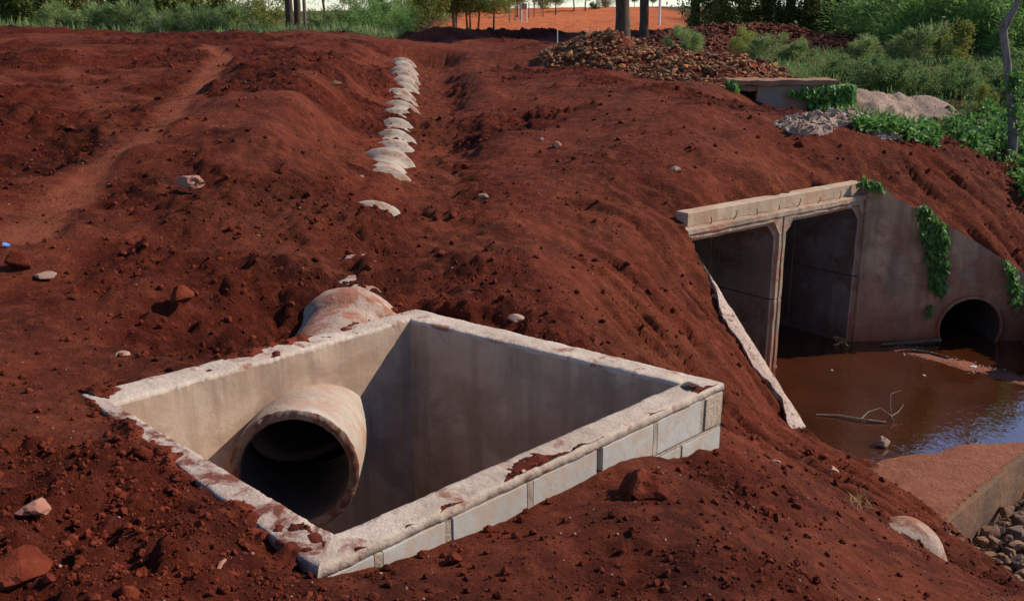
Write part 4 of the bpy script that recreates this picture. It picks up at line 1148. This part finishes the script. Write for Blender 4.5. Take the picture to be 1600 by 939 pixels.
P = samp(900); scatter_mesh("gravel", P, rng.uniform(.012, .03, len(P)), M_grey, lowp, gp)
wp, samp = heap("chalky_rubble", [PZ(1250, 190, .60), PZ(1310, 194, .52), PZ(1370, 204, .42)], .42, .22, M_whiterub, "strip of whitish broken rubble below the inlet box", "rubble", 61, .05, .7, .3)
wm = rocks(5, M_whiterub, 1, .6, .5, 760)
P = samp(700); scatter_mesh('small_stones', P, rng.uniform(.02, .09, len(P)), M_whiterub, lowp, wp)
for p in samp(60):
    s = random.uniform(.07, .20)
    link("rock", wm[random.randrange(5)], wp, p + np.array((0, 0, s * .1)), (random.uniform(-.8, .8), random.uniform(-.8, .8), random.uniform(0, 6.3)), s)
dp, samp = heap("stony_bank", [PY(1468, 172, 20.5), PY(1500, 190, 20.2), PY(1520, 205, 19.6)], .8, .4, M_clod, "dark stony bank right of the grey gravel mound", "stony bank", 71, .08, .8, .3)
dm = rocks(5, M_redrub, 1, .6, .4, 780)
for p in samp(70):
    s = random.uniform(.08, .26)
    link("rock", dm[random.randrange(5)], dp, p + np.array((0, 0, s * .1)), (random.uniform(-.8, .8), random.uniform(-.8, .8), random.uniform(0, 6.3)), s)
# gravel tongue in the creek and floating bits
P = []
for k in range(1700):
    t = random.random(); b = (np.array((5.55, 13.35)) * (1 - t) + np.array((6.3, 12.5)) * t) if random.random() < .5 else (np.array((6.3, 12.5)) * (1 - t) + np.array((7.3, 11.3)) * t)
    P.append((b[0] + random.gauss(0, .09), b[1] + random.gauss(0, .09), WATER - .005))
P = np.array(P)
tag(scatter_mesh("gravel_bar", P, rng.uniform(.012, .05, len(P)), M_grey, lowp), "thin tongue of grey gravel lying in the muddy stream", "gravel bar")
for i, (u, v, s, lb) in enumerate(((1520, 573, .10, "white plastic scrap washed up below the round drain hole"), (1444, 586, .05, "small white scrap floating left of the gravel tongue"), (1300, 578, .04, "tiny white scrap floating near the culvert's middle wall"))):
    p = PZ(u, v, WATER + .01)
    tag(link("plastic_scrap", rock_mesh(800 + i, 2, .25, .5, M_foam, "plastic_scrap"), loc=p, scale=s), lb, "litter")
def branch(name, paths, mat, label, cat="branch"):
    V, Fc = join_arr([tube_arr(pp, list(np.linspace(r0, r1, len(pp))), 6) for pp, r0, r1 in paths])
    return tag(link(name, pyd(name, V, Fc, mat, True)), label, cat)
z = WATER
branch("dead_branch", [([PZ(1275, 648, z + .01), PZ(1310, 649, z + .02), PZ(1345, 655, z + .025), PZ(1385, 660, z + .01)], .012, .016), ([PZ(1345, 655, z + .02), PZ(1357, 643, z + .05), PZ(1374, 638, z + .07)], .009, .005), ([PZ(1395, 658, z), PZ(1393, 650, z + .07), PZ(1375, 637, z + .1)], .012, .005), ([PZ(1393, 650, z + .05), PZ(1404, 643, z + .08), PZ(1412, 632, z + .13)], .010, .005), ([PZ(1393, 650, z + .06), PZ(1391, 630, z + .18), PZ(1392, 615, z + .26), PZ(1408, 610, z + .28)], .006, .003)], B_wood, "forked dead branch lying in the shallow muddy water")
branch("drift_log", [([PZ(1378, 538, z + .02), PZ(1420, 535, z + .03), PZ(1470, 531, z + .05)], .02, .028)], B_tan, "straight stick lying against the foot of the side wall with drain hole")
branch("drift_log", [([PZ(1425, 548, z + .03), PZ(1455, 552, z + .02), PZ(1482, 560, z + .02)], .03, .02)], B_dark, "dark short log at the head of the gravel tongue")
branch("root_tangle", [([PZ(1310 + random.uniform(-8, 15), 533 + random.uniform(-8, 8), z + random.uniform(0, .25)), PZ(1315 + random.uniform(-8, 12), 530, z + random.uniform(0.05, .2)), PZ(1318 + random.uniform(-14, 16), 540 + random.uniform(-6, 4), z + .01)], .007, .004) for _ in range(16)], L_straw, "tangle of dry roots at the culvert's right corner", "roots")

# ------------------------------------------------------------------ vegetation
def leaves(C, L, wid, up=.3, D=None, seed=0):
    """one folded diamond leaf at each place in C"""
    r = np.random.default_rng(seed); n = len(C)
    d = r.normal(size=(n, 3)) if D is None else D + r.normal(size=(n, 3)) * .35
    d /= np.linalg.norm(d, axis=1)[:, None] + 1e-9
    nn = r.normal(size=(n, 3)); nn[:, 2] = np.abs(nn[:, 2]) + up
    s = np.cross(d, nn); s /= np.linalg.norm(s, axis=1)[:, None] + 1e-9
    nn = np.cross(s, d)
    L = L * r.uniform(.6, 1.35, n)[:, None]; W = L * wid
    V = np.stack([C, C + d * L * .45 + s * W * .5 + nn * L * .08, C + d * L - nn * L * .1, C + d * L * .45 - s * W * .5 + nn * L * .08], 1).reshape(-1, 3)
    return V, np.arange(4 * n).reshape(n, 4)
def clump_pts(n, K, rad, cr, seed, shell=.5, flatb=True):
    r = np.random.default_rng(seed)
    d = r.normal(size=(K, 3)); d /= np.linalg.norm(d, axis=1)[:, None]
    rr = shell + (1 - shell) * r.random(K) ** .6
    c = d * rr[:, None] * np.array(rad)
    if flatb: c[:, 2] = np.where(c[:, 2] < -.5 * rad[2], -.5 * rad[2] + .3 * (c[:, 2] + .5 * rad[2]), c[:, 2])
    k = r.integers(0, K, n); sc = r.uniform(.5, 1.3, K)
    g = r.normal(size=(n, 3)); g /= (np.linalg.norm(g, axis=1)[:, None] ** .5 + 1e-6)
    return c[k] + g * cr * sc[k][:, None], c
def bush_meshes(seed, rad, n, L, wid, mat, K=26, bark=B_tan, up=.3, stems=7, arch=False):
    P, c = clump_pts(n, K, rad, min(rad) * .26, seed, .35)
    P[:, 2] += rad[2] * .8
    c = c + np.array((0, 0, rad[2] * .8))
    P[:, 2] = np.abs(P[:, 2])
    D = None
    if arch:
        D = P * np.array((1, 1, .25)) / (np.linalg.norm(P * np.array((1, 1, .3)), axis=1)[:, None] + .01); D[:, 2] += .25
    V, Fq = leaves(P, L, wid, up, D, seed)
    fm = mesh_np("foliage", V, Fq, mat)
    r = random.Random(seed); tb = []
    for i in range(stems):
        e = c[r.randrange(len(c))]; b = Vector((e[0] * .12, e[1] * .12, -.1)); e = Vector(e)
        tb.append(tube_arr([b, b.lerp(e, .5) + Vector((0, 0, .12 * rad[2])), e], [.018 * rad[2] + .008, .012 * rad[2] + .005, .004], 5))
    sv, sf = join_arr(tb)
    return fm, pyd("stem", sv, sf, bark, True)
def bush(fs, u, Y, label, s=1.0, v=80, name="bush", cat="bush", rz=None, group=None, x=None, dz=0.0, sz=None):
    p = at_ground(u, Y, v)
    o = tag(empty(name, (p[0], p[1], p[2] + dz)), label, cat, group)
    o.rotation_euler = (0, 0, random.uniform(0, 6.3) if rz is None else rz); o.scale = (s, s, s * (sz or 1))
    link("foliage", fs[0], o); link("stem", fs[1], o)
    return o
random.seed(21)
Bdark = bush_meshes(1, (1.7, 1.5, 1.5), 5200, .16, .5, L_dark)
Bmid = bush_meshes(2, (1.6, 1.5, 1.5), 4800, .16, .45, L_mid)
Blight = bush_meshes(3, (1.5, 1.5, 1.6), 4600, .15, .45, L_light)
Bolive = bush_meshes(4, (1.6, 1.5, 1.5), 4200, .15, .45, L_olive, bark=B_pale, stems=14)
Bfea = bush_meshes(5, (2.0, 1.8, 1.5), 11000, .22, .16, L_feath, K=40, arch=True)
Bfea2 = bush_meshes(6, (1.7, 1.9, 1.3), 9000, .20, .16, L_feath, K=34, arch=True)
Bherb = bush_meshes(7, (1.0, .9, .55), 3000, .10, .3, L_herb, K=26)
Bgrassy = bush_meshes(8, (.9, .9, .7), 3600, .24, .10, L_grass, K=18, arch=True, up=.1)
Byel = bush_meshes(9, (.6, .6, .7), 1600, .11, .35, L_yel, K=16)
Btuft = bush_meshes(10, (1.0, 1.0, 1.6), 1500, .7, .07, L_light, K=14, arch=True)

def tree_meshes(seed, h, trunk_h, r0, rad, n, L, wid, leafm, bark, K=40, limbs=9, lean=(0, 0), multi=1, droop=False, cr=.2):
    r = random.Random(seed)
    P, c = clump_pts(n, K, rad, min(rad) * cr * 1.3, seed, .35)
    off = np.array((lean[0], lean[1], h - rad[2])); P += off; c = c + off
    D = None
    if droop: D = np.tile(np.array((0, 0, -1.0)), (n, 1))
    V, Fq = leaves(P, L, wid, .2, D, seed)
    cm_ = mesh_np("crown", V, Fq, leafm)
    tb = []
    for m_ in range(multi):
        bx, by = (r.uniform(-.5, .5), r.uniform(-.4, .4)) if multi > 1 else (0, 0)
        top = Vector((lean[0] + bx * 1.5, lean[1] + by * 1.5, h - rad[2] * .8))
        pts = []; rd = []
        nseg = 9
        for i in range(nseg + 1):
            t = i / nseg
            p = Vector((bx, by, -.3)).lerp(top, t) + Vector((mnoise.noise(Vector((seed, t * 2.5, m_))), mnoise.noise(Vector((t * 2.5, seed, m_ + 4))), 0)) * (.05 + .10 * h * .12) * math.sin(math.pi * min(1, t * 1.2) * .8)
            pts.append(p); rd.append(r0 * (1 - .6 * t) * (1.25 if i == 0 else 1) / (1 if multi == 1 else 1.2))
        tb.append(tube_arr(pts, rd, 10, .25, seed))
        for j in range(limbs):
            t = r.uniform(max(.35, trunk_h / h), 1)
            a = Vector((bx, by, -.3)).lerp(top, t); e = Vector(c[r.randrange(len(c))])
            mid = a.lerp(e, .5) + Vector((r.uniform(-.15, .15), r.uniform(-.15, .15), .12 * (e - a).length))
            rr = r0 * (1 - .6 * t) * .5
            tb.append(tube_arr([a, mid, e], [rr, rr * .6, rr * .15], 6, .2, seed))
    tv, tf = join_arr(tb)
    return pyd("trunk", tv, tf, bark, True), cm_
def tree(ms, u, Y, label, s=1.0, name="tree", v=50, rz=None, group=None, dz=0.0):
    p = at_ground(u, Y, v)
    o = tag(empty(name, (p[0], p[1], p[2] + dz)), label, "tree", group)
    o.rotation_euler = (0, 0, random.uniform(0, 6.3) if rz is None else rz); o.scale = (s, s, s)
    link("trunk", ms[0], o); link("crown", ms[1], o)
    return o
Ttall = tree_meshes(20, 13, 5, .26, (3.2, 3.2, 4.2), 9000, .26, .35, L_mid, B_dark, 60, 12)
Ttall2 = tree_meshes(21, 12, 4, .20, (2.8, 2.8, 4.0), 9000, .26, .35, L_dark, B_dark, 55, 12)
Tround = tree_meshes(22, 5.0, 1.3, .13, (2.6, 2.4, 1.9), 11000, .17, .45, L_dark, B_tan, 60, 8, multi=3)
Tsmall = tree_meshes(23, 4.6, 1.2, .12, (1.7, 1.7, 1.7), 4200, .17, .45, L_mid, B_dark, 40, 8)
Tsparse = tree_meshes(24, 6.0, 1.5, .10, (2.4, 2.2, 2.2), 1500, .18, .35, L_light, B_tan, 34, 16)
Tfeath = tree_meshes(25, 6.5, 1.0, .10, (1.4, 1.4, 2.8), 3600, .24, .18, L_feath, B_dark, 40, 12)
Thang = tree_meshes(26, 10, 2, .22, (2.6, 2.4, 4.8), 13000, .28, .28, L_olive, B_dark, 70, 14, droop=True)
Thang2 = tree_meshes(27, 10, 2, .2, (2.4, 2.4, 4.9), 13000, .26, .32, L_mid, B_dark, 70, 14, droop=True)
Tbare = tree_meshes(30, 13, 6, .24, (3.0, 3.0, 3.6), 1300, .24, .35, L_mid, B_dark, 40, 12)
Tbare2 = tree_meshes(31, 12, 6, .20, (2.6, 2.6, 3.4), 1100, .24, .35, L_mid, B_dark, 36, 12)
# left wood behind the field
bush(Bdark, 5, 35, "dark broad-leaved bush at the far left edge behind the field", 1.15)
bush(Bmid, 60, 39, "mid green bush beside the dark bush at far left", 1.2)
bush(Bolive, 105, 40, "olive twiggy bush in the left wood with pale stems", 1.1)
bush(Btuft, 150, 39, "pale spiky cane clump in the middle of the left wood", 1.1, name="cane_clump", cat="cane clump")
bush(Bolive, 190, 42, "brownish olive bush just left of the dark trunk in the left wood", 1.25)
bush(Bmid, 232, 40, "fresh green bush between the dark trunk and the white board", .9)
bush(Bmid, 285, 39, "large olive green bush right of the white board", 1.15)
bush(Blight, 322, 40, "bright green bush near the sky gap in the left wood", .9)
bush(Blight, 362, 43, "pale cane-like bush at the right end of the left wood", .35)
bush(Bdark, 30, 45, "shaded bush standing behind the front row at far left", 1.5)
bush(Bdark, 255, 47, "dark bush behind the white board", 1.1)
tree(Tbare, 208, 38, "straight dark trunk tree in the left wood", .8)
for i, (u, Y, lb) in enumerate(((95, 34, "first"), (150, 34.2, "second"), (205, 34, "third"), (262, 33.8, "fourth"), (318, 33.6, "fifth"), (365, 34.5, "sixth"))):
    bush(Bgrassy, u, Y, "soft grassy clump along the field's far edge, %s from the left" % lb, .72 + .12 * (i % 3), name="grass_clump", cat="grass clump", group="grass clumps along the far edge of the field")
# middle distance
bush(Blight, 425, 44, "rounded light green bush left of the twin dark trunks", .7)
tree(Tbare, 453, 40, "left one of the twin dark trunks in the middle distance", .75, dz=-.1)
tree(Tbare2, 466, 40.6, "right one of the twin dark trunks in the middle distance", .72)
tree(Tsparse, 508, 52, "thin open-crowned tree against the sky right of the pole", .75)
bush(Bolive, 545, 60, "round brownish bush on the skyline", .6, dz=.2)
tree(Tfeath, 628, 62, "feathery tree standing alone on the skyline", .62)
bush(Bfea, 565, 41, "dense green scrub right of centre-left, behind the pipe line's end", .62)
bush(Bfea2, 605, 42, "second patch of green scrub beside the pipe line's end", .6)
bush(Bmid, 640, 44, "dark green scrub next to the cut logs", .55)
bush(Bmid, 668, 52, "mid green bush behind the cut logs", .85)
bush(Bgrassy, 505, 36, "low grassy clump on the rise left of the scrub", .7, name="grass_clump", cat="grass clump")
tree(Tround, 712, 57, "dense dark round tree at the left of the far grove", .62)
tree(Tround, 738, 59, "multi-stemmed tree in the middle of the far grove", .62)
tree(Tsmall, 772, 60, "leafy tree with pale stems at the right of the far grove", .62)
tree(Tsmall, 808, 95, "far green tree behind the fence posts", .7)
tree(Tsparse, 835, 98, "thin pale tree right of the little signboard", .6)
tree(Tsmall, 868, 105, "small round-headed tree alone on the orange rise", .62)
tree(Tsmall, 896, 118, "left one of two leafy trees on the ridge", .8)
tree(Tsmall, 914, 120, "right one of two leafy trees on the ridge", .75)
bush(Bdark, 928, 125, "small dark bush on the skyline left of the thick trunk", .4)
tree(Tsmall, 990, 150, "distant tree between the two dark trunks", .4)
tree(Tsmall, 1018, 155, "distant tree right of the two dark trunks", .4)
for (u, Y, sc, ms, w_) in ((392, 90, .8, Bolive, "first"), (592, 110, .8, Bmid, "second"), (655, 115, 1.0, Blight, "third"), (694, 120, 1.1, Bmid, "fourth"), (758, 125, 1.2, Bolive, "fifth"), (792, 118, 1.0, Blight, "sixth"), (848, 130, 1.0, Bmid, "seventh"), (945, 140, .9, Bolive, "eighth")):
    bush(ms, u, Y, "far low tree on the skyline, %s from the left" % w_, sc, v=30, group="far trees on the skyline", sz=random.uniform(.8, 1.2))
# right: twin trunks and the dark wood
tree(Tbare2, 973, 37, "thick dark trunk left of the pair beside the orange road", 1.35, rz=1.0)
tree(Tbare2, 1005, 39, "thinner dark trunk right of the pair beside the orange road", .9, rz=2.2)
tree(Thang, 1085, 44, "drooping olive tree at the left end of the dark wood", 1.0)
tree(Thang, 1122, 47, "grey-green drooping tree behind the stony bank", 1.05)
tree(Thang2, 1165, 45, "fresh green drooping tree in the dark wood", .95)
tree(Ttall2, 1198, 44, "dark bare-trunked tree in the gap of the wood", 1.0)
tree(Thang, 1232, 49, "shadowed tree behind the gap of the wood", 1.1)
tree(Ttall, 1262, 44, "straight trunk near the right end of the dark wood", 1.0)
tree(Thang2, 1295, 44, "bright leafy tree at the right end of the dark wood", 1.0)
tree(Ttall2, 1340, 52, "tall dark tree behind the feathery thicket's left end", 1.1)
tree(Ttall, 1420, 56, "tall tree behind the middle of the feathery thicket", .95)
tree(Ttall2, 1530, 60, "tall tree behind the right of the feathery thicket", .9)
for u, lb in ((1100, "low green shrub at the foot of the drooping olive tree"), (1150, "leafy shrub at the foot of the fresh green tree"), (1215, "dark shrub at the foot of the bare-trunked tree"), (1280, "green shrub at the foot of the bright leafy tree"), (1320, "dark shrub where wood and feathery thicket meet")):
    bush(Bdark if 'dark' in lb else Bmid, u, 42.5, lb, .75)
for i, (u, Y, s, lb) in enumerate(((1375, 39, 1.1, "leftmost feathery bush of the big green thicket"), (1425, 37, 1.1, "feathery bush second from left in the big thicket"), (1475, 38, 1.25, "tall feathery bush in the middle of the thicket"), (1530, 36, 1.15, "feathery bush behind the yellow-flowered shrub"), (1585, 36, 1.25, "feathery bush behind the pale bare trunk"), (1400, 43, 1.4, "feathery bush rising behind the thicket's left part"), (1490, 44, 1.5, "feathery bush rising behind the thicket's middle"), (1570, 43, 1.5, "feathery bush rising behind the thicket's right part"), (1625, 34, 1.2, "feathery bush cut off by the right edge"))):
    bush(Bfea if i % 2 else Bfea2, u, Y, lb, s, v=90, group="feathery bushes of the thicket")
bush(Byel, 1496, 31, "yellow-flowered shrub in front of the feathery thicket", 1.0, v=95)
bush(Byel, 1540, 22.5, "small yellow-green shrub left of the pale bare trunk", .5, v=160)
bush(Bgrassy, 1440, 31.5, "rounded grassy green shrub left of the yellow-flowered shrub", .95, v=95)
for i, (u, Y, s, lb) in enumerate(((1068, 33, .8, "dark grassy bush on top of the rubble heap's far side"), (1160, 33, .7, "yellowish weed between rubble pile and red stone bank"), (1200, 31, .8, "weedy clump in the middle before the red stone bank"), (1245, 30, .7, "low green weeds behind the inlet box"), (1350, 33, .8, "weedy clump at the right end of the red stone bank"))):
    bush(Bgrassy if i != 1 else Blight, u, Y, lb, s * (.45 if i == 1 else .8), v=90, name="weed_clump", cat="weeds")
for i, (u, Y, s, lb) in enumerate(((1350, 24.5, .8, "dark weed clump just right of the inlet box"), (1385, 25, .85, "weed clump above the grey gravel mound"), (1430, 24.5, .8, "weed clump behind the gravel mound's right end"), (1470, 25, .9, "dark green weed clump in the middle of the right meadow"), (1515, 24, .8, "weed clump left of the small yellow-green shrub"), (1560, 25, .95, "dark weed clump beside the pale bare trunk"), (1600, 24, .9, "dark weed clump at the right edge behind the bare trunk"), (1310, 26, .6, "low weed clump behind the inlet slab"))):
    bush(Bherb, u, Y, lb, s * 1.05, v=130, name="weed_clump", cat="weeds")
# pale bare trunk with climbing vine at the right edge
tp = [PY(1584, 215, 17.6), PY(1579, 150, 17.6), PY(1574, 95, 17.6), PY(1568, 50, 17.6), PY(1572, 38, 17.6), PY(1588, 8, 17.6), PY(1600, -40, 17.5), PY(1606, -120, 17.4), PY(1590, -220, 17.3)]
b0 = Vector(tp[0]); b0.z = gz(b0.x, b0.y) - .2
root = tag(empty("bare_tree", b0), "pale crooked bare trunk with green vine at the right edge", "tree")
V, Fc = tube_arr([Vector(p) - b0 for p in [tuple(b0)] + [tuple(p) for p in tp]], [.10, .085, .075, .07, .068, .075, .055, .045, .035, .015], 10, .3, 3)
tr_ = link("trunk", pyd("trunk", V, Fc, B_pale, True), root)
V, Fc = tube_arr([Vector(tp[4]) - b0, Vector(PY(1562, 40, 17.6)) - b0, Vector(PY(1560, 36, 17.6)) - b0], [.05, .035, .02], 7, .3)
link("branch_stub", pyd("branch_stub", V, cap_tube(V, Fc, 7)[1], B_pale), root)
C = []
for k in range(520):
    t = random.random() ** .8; i = t * 2.0; a = Vector(tp[0]).lerp(Vector(tp[1]), min(i, 1)) if i < 1 else Vector(tp[1]).lerp(Vector(tp[2]), (i - 1) * .6)
    C.append(a + Vector((random.gauss(.05, .09 - .03 * t), random.gauss(-.05, .08), 0)) - b0)
V, Fq = leaves(np.array([tuple(c_) for c_ in C]), .085, .75, .2, None, 5)
link("vine", mesh_np("vine", V, Fq, L_vine), root)
# vines hanging on the culvert and the inlet box
def vine(name, P, L, label, seed, parent_pts=None, mat=L_vine):
    P = np.asarray(P); c = P.mean(0)
    root = tag(empty(name, tuple(c)), label, "vine")
    D = np.tile(np.array((0.05, -.45, -.8)), (len(P), 1))
    V, Fq = leaves(P - c, L, .8, .1, D, seed)
    link("leaves", mesh_np("leaves", V, Fq, mat), root)
    tb = []
    r = random.Random(seed)
    o = np.argsort(-P[:, 2])
    for k in range(4):
        s = sorted(r.sample(list(range(len(P))), 6), key=lambda i: -P[i, 2])
        tb.append(tube_arr([Vector(P[i] - c) for i in s], [.006] * 6, 5))
    v, f = join_arr(tb); link("stem", pyd("stem", v, f, B_tan), root)
def px_patch(poly, n, Y, seed, jit=.04):
    r = np.random.default_rng(seed); poly = np.array(poly, float); lo = poly.min(0); hi = poly.max(0); out = []
    while len(out) < n:
        q_ = r.uniform(lo, hi, (n * 3, 2)); ok = in_poly(q_[:, 0], q_[:, 1], [tuple(p) for p in poly])
        for u, v in q_[ok]:
            out.append(PY(u, v, Y) + np.array((0, -abs(r.normal()) * jit, 0)))
            if len(out) >= n: break
    return np.array(out)
vine("hanging_vine", px_patch([(1430, 318), (1446, 316), (1478, 352), (1480, 385), (1477, 440), (1470, 458), (1452, 450), (1448, 410), (1440, 370)], 420, WR[1] - .03, 1), .10, "thick green vine hanging down the side wall with drain hole", 1)
vine("hanging_vine", px_patch([(1566, 404), (1578, 404), (1592, 440), (1590, 475), (1582, 480), (1576, 440)], 120, WR[1] - .03, 2), .09, "short vine hanging right of the round drain hole", 2)
vine("creeping_plant", px_patch([(1338, 284), (1345, 277), (1372, 282), (1380, 296), (1360, 292)], 110, HR[1] - .02, 3, .06), .08, "small leafy plant on the corner of headwall and side wall", 3)
vine("creeping_plant", px_patch([(1442, 478), (1453, 474), (1456, 492), (1446, 494)], 26, WR[1] - .03, 4), .06, "tiny sprig growing from the side wall left of the drain hole", 4)
vine("climbing_vine", np.r_[px_patch([(1252, 137), (1330, 128), (1337, 150), (1332, 178), (1255, 182), (1262, 160)], 560, 19.93, 5, .08), px_patch([(1225, 138), (1262, 138), (1258, 150), (1240, 152)], 50, 19.93, 6)], .12, "dark green vine covering the right part of the inlet box", 5, mat=L_vine)
vine("creeping_plant", px_patch([(1134, 124), (1148, 122), (1150, 140), (1136, 138)], 70, 19.7, 7, .1), .11, "leafy sprig at the left end of the inlet slab", 7)
# ground cover of creeping leaves on the bank's far edge and the right corner
def cover(name, poly, n, L, label, cat, mat, seed, hgt=.12, z0=0.0):
    r = np.random.default_rng(seed); out = []
    pts = []
    for u, v in poly:
        p = PZ(u, v, z0)
        for _ in range(8):
            g = gz(p[0], p[1]); g = .5 * g + .5 * p[2]; p = PZ(u, v, g)
            if p[1] < 0 or p[1] > 60: p = PY(u, v, 20)
        pts.append((p[0], p[1]))
    P2 = np.array(pts); lo = P2.min(0); hi = P2.max(0)
    q_ = r.uniform(lo, hi, (n * 8, 2)); ok = in_poly(q_[:, 0], q_[:, 1], pts); q_ = q_[ok]
    w_ = np.clip(.5 + 1.6 * fbm(q_[:, 0], q_[:, 1], .5, 3, seed), 0, 1); q_ = q_[r.random(len(q_)) < w_][:n]
    hh = hgt * (r.random(len(q_)) ** .7) * (1 + 1.2 * np.clip(fbm(q_[:, 0], q_[:, 1], .6, 2, seed + 5), 0, 1))
    P = np.c_[q_, gzs(q_[:, 0], q_[:, 1]) + hh]
    V, Fq = leaves(P, L, .75, .9, None, seed)
    return tag(link(name, mesh_np(name, V, Fq, mat)), label, cat, kind="stuff")
cover("creeping_leaves", [(1300, 190), (1345, 196), (1400, 205), (1455, 215), (1470, 232), (1430, 228), (1370, 212), (1320, 200)], 1500, .10, "creeping green leaves along the bank edge below the gravel mound", "ground cover", L_vine, 11, .16, .3)
cover("creeping_leaves", [(1470, 215), (1520, 205), (1560, 190), (1640, 190), (1640, 345), (1600, 330), (1585, 290), (1560, 258), (1500, 238)], 5200, .10, "mass of creeping green leaves at the right edge above the bank", "ground cover", L_vine, 12, .28, -.2)
# grass and weeds too many to count
def grass(name, n, x0, x1, y0, y1, L, label, mat, seed, test):
    r = np.random.default_rng(seed)
    x = r.uniform(x0, x1, n); y_ = r.uniform(y0, y1, n)
    f_ = fields(x, y_); ok = test(f_) & (fbm(x, y_, 1.8, 3, seed) > -.25)
    P = np.c_[x, y_, f_['H']][ok]
    D = np.tile(np.array((0, 0, 1.0)), (len(P), 1))
    V, Fq = leaves(P, L, .10, .1, D, seed)
    return tag(link(name, mesh_np(name, V, Fq, mat)), label, "grass", kind="stuff")
grass("grass", 26000, -22, -2.5, 32.5, 46, .34, "tall soft grass behind the far edge of the red field", L_grass, 31, lambda f_: f_['green'] > .4)
grass("grass", 26000, 5.5, 22, 18.5, 36, .26, "short weedy grass on the low meadow at right", L_herb, 32, lambda f_: f_['green'] > .45)
grass("grass", 6000, -14, 20, 60, 100, .5, "dry grass around the far grove", L_grass, 33, lambda f_: f_['orange'] < .2)
p = PZ(1335, 790, -1.1); p[2] = gz(p[0], p[1])
C = np.array([p + np.array((random.gauss(0, .05), random.gauss(0, .04), 0)) for _ in range(40)])
V, Fq = leaves(C - p, .14, .04, .1, np.tile(np.array((.1, 0, .8)), (40, 1)), 9)
tag(link("dry_grass_tuft", mesh_np("dry_grass_tuft", V, Fq, L_straw), loc=p), "small tuft of dry straw on the bank near the pipe collar", "grass tuft")

# ------------------------------------------------------------------ small far things
def post(name, u, v0, v1, Y, r, mat, label, cat, extra=None):
    a = PY(u, v1, Y); b = PY(u, v0, Y); a[2] = gz(a[0], a[1]) - .1
    V, Fc = tube_arr([(0, 0, 0), (0, 0, (b[2] - a[2]) * .5), (0, 0, b[2] - a[2])], [r, r * .95, r * .85], 8)
    o = tag(link(name, pyd(name, V, cap_tube(V, Fc, 8)[1], mat), loc=a), label, cat)
    return o
post("utility_pole", 477, -120, 40, 58, .10, B_wood, "slim grey pole right of the twin dark trunks", "pole")
post("utility_pole", 1030, -80, 36, 70, .09, M_white, "thin white pole on the orange rise right of the trunks", "pole")
post("utility_pole", 366, -60, 20, 75, .05, B_dark, "thin dark pole in the sky gap at left", "pole")
for u, lb in ((933, "left one"), (917, "middle one"), (870, "right one")):
    pass
for u, Y, lb in ((871, 30, "left"), (917, 28.5, "middle"), (934, 28, "right")):
    post("survey_stake", u, 44 if u != 871 else 46, 58, Y, .015, M_white, "%s of three thin white stakes behind the rubble pile" % lb, "stake")
fr_ = empty("fence", tuple(at_ground(820, 80))); tag(fr_, "thin post and wire fence on the grassy edge beside the orange road", "fence")
f0 = Vector(fr_.location); prev = None; wires = []
for u in (796, 805, 813, 826, 834, 848):
    p = Vector(at_ground(u, 80 + (u - 800) * .35)); h = 1.3
    V, Fc = tube_arr([p - f0, p - f0 + Vector((0, 0, h))], [.055, .045], 6)
    link("fence_post", pyd("fence_post", V, cap_tube(V, Fc, 6)[1], B_wood), fr_)
    if prev is not None:
        for hz in (.5, .85, 1.15): wires.append(tube_arr([prev - f0 + Vector((0, 0, hz)), p - f0 + Vector((0, 0, hz))], [.008, .008], 4))
    prev = p
v_, f_ = join_arr(wires); link("wire", pyd("wire", v_, f_, M_rust), fr_)
def board(name, u0, u1, v0, v1, Y, mat, label, cat, posts=True):
    a = PY(u0, v1, Y); b = PY(u1, v0, Y)
    root = tag(empty(name, (a[0], Y, gz(a[0], Y))), label, cat); o = -Vector(root.location)
    me = rough_box(np.array((a[0], Y)), np.array((b[0], Y)), np.array((b[0], Y + .04)), np.array((a[0], Y + .04)), a[2], b[2], mat, "panel", 2, .002)
    me.transform(Matrix.Translation(o)); link("panel", me, root)
    if posts:
        for x in (a[0], b[0]):
            z0 = gz(x, Y + .06)
            V, Fc = tube_arr([Vector((x, Y + .09, z0 - .2)) + o, Vector((x, Y + .09, b[2])) + o], [.05, .05], 6)
            link("post", pyd("post", V, cap_tube(V, Fc, 6)[1], M_white), root)
board("signboard", 815, 823, 6, 15, 78, M_grey, "little grey signboard on two white posts beside the fence", "signboard")
board("signboard", 240, 247, 26, 33, 37, M_white, "small white board among the bushes at left", "signboard", True)
for i, (u, v, a, L_, lb) in enumerate(((664, 46, .5, .9, "upright cut orange log end beside the scrub"), (680, 44, -.8, 1.4, "thin pale log leaning on the brush heap"), (692, 47, -1.1, 1.2, "grey log at the right of the brush heap"))):
    p = at_ground(u, 48)
    d = Vector((math.sin(a), .2, math.cos(a) * .6)).normalized() * L_
    V, Fc = tube_arr([p, Vector(p) + d * .5, Vector(p) + d], [.16 if i == 0 else .06] * 3, 8, .2)
    tag(link("cut_log", pyd("cut_log", V, cap_tube(V, Fc, 8)[1], B_log if i == 0 else B_wood)), lb, "log")
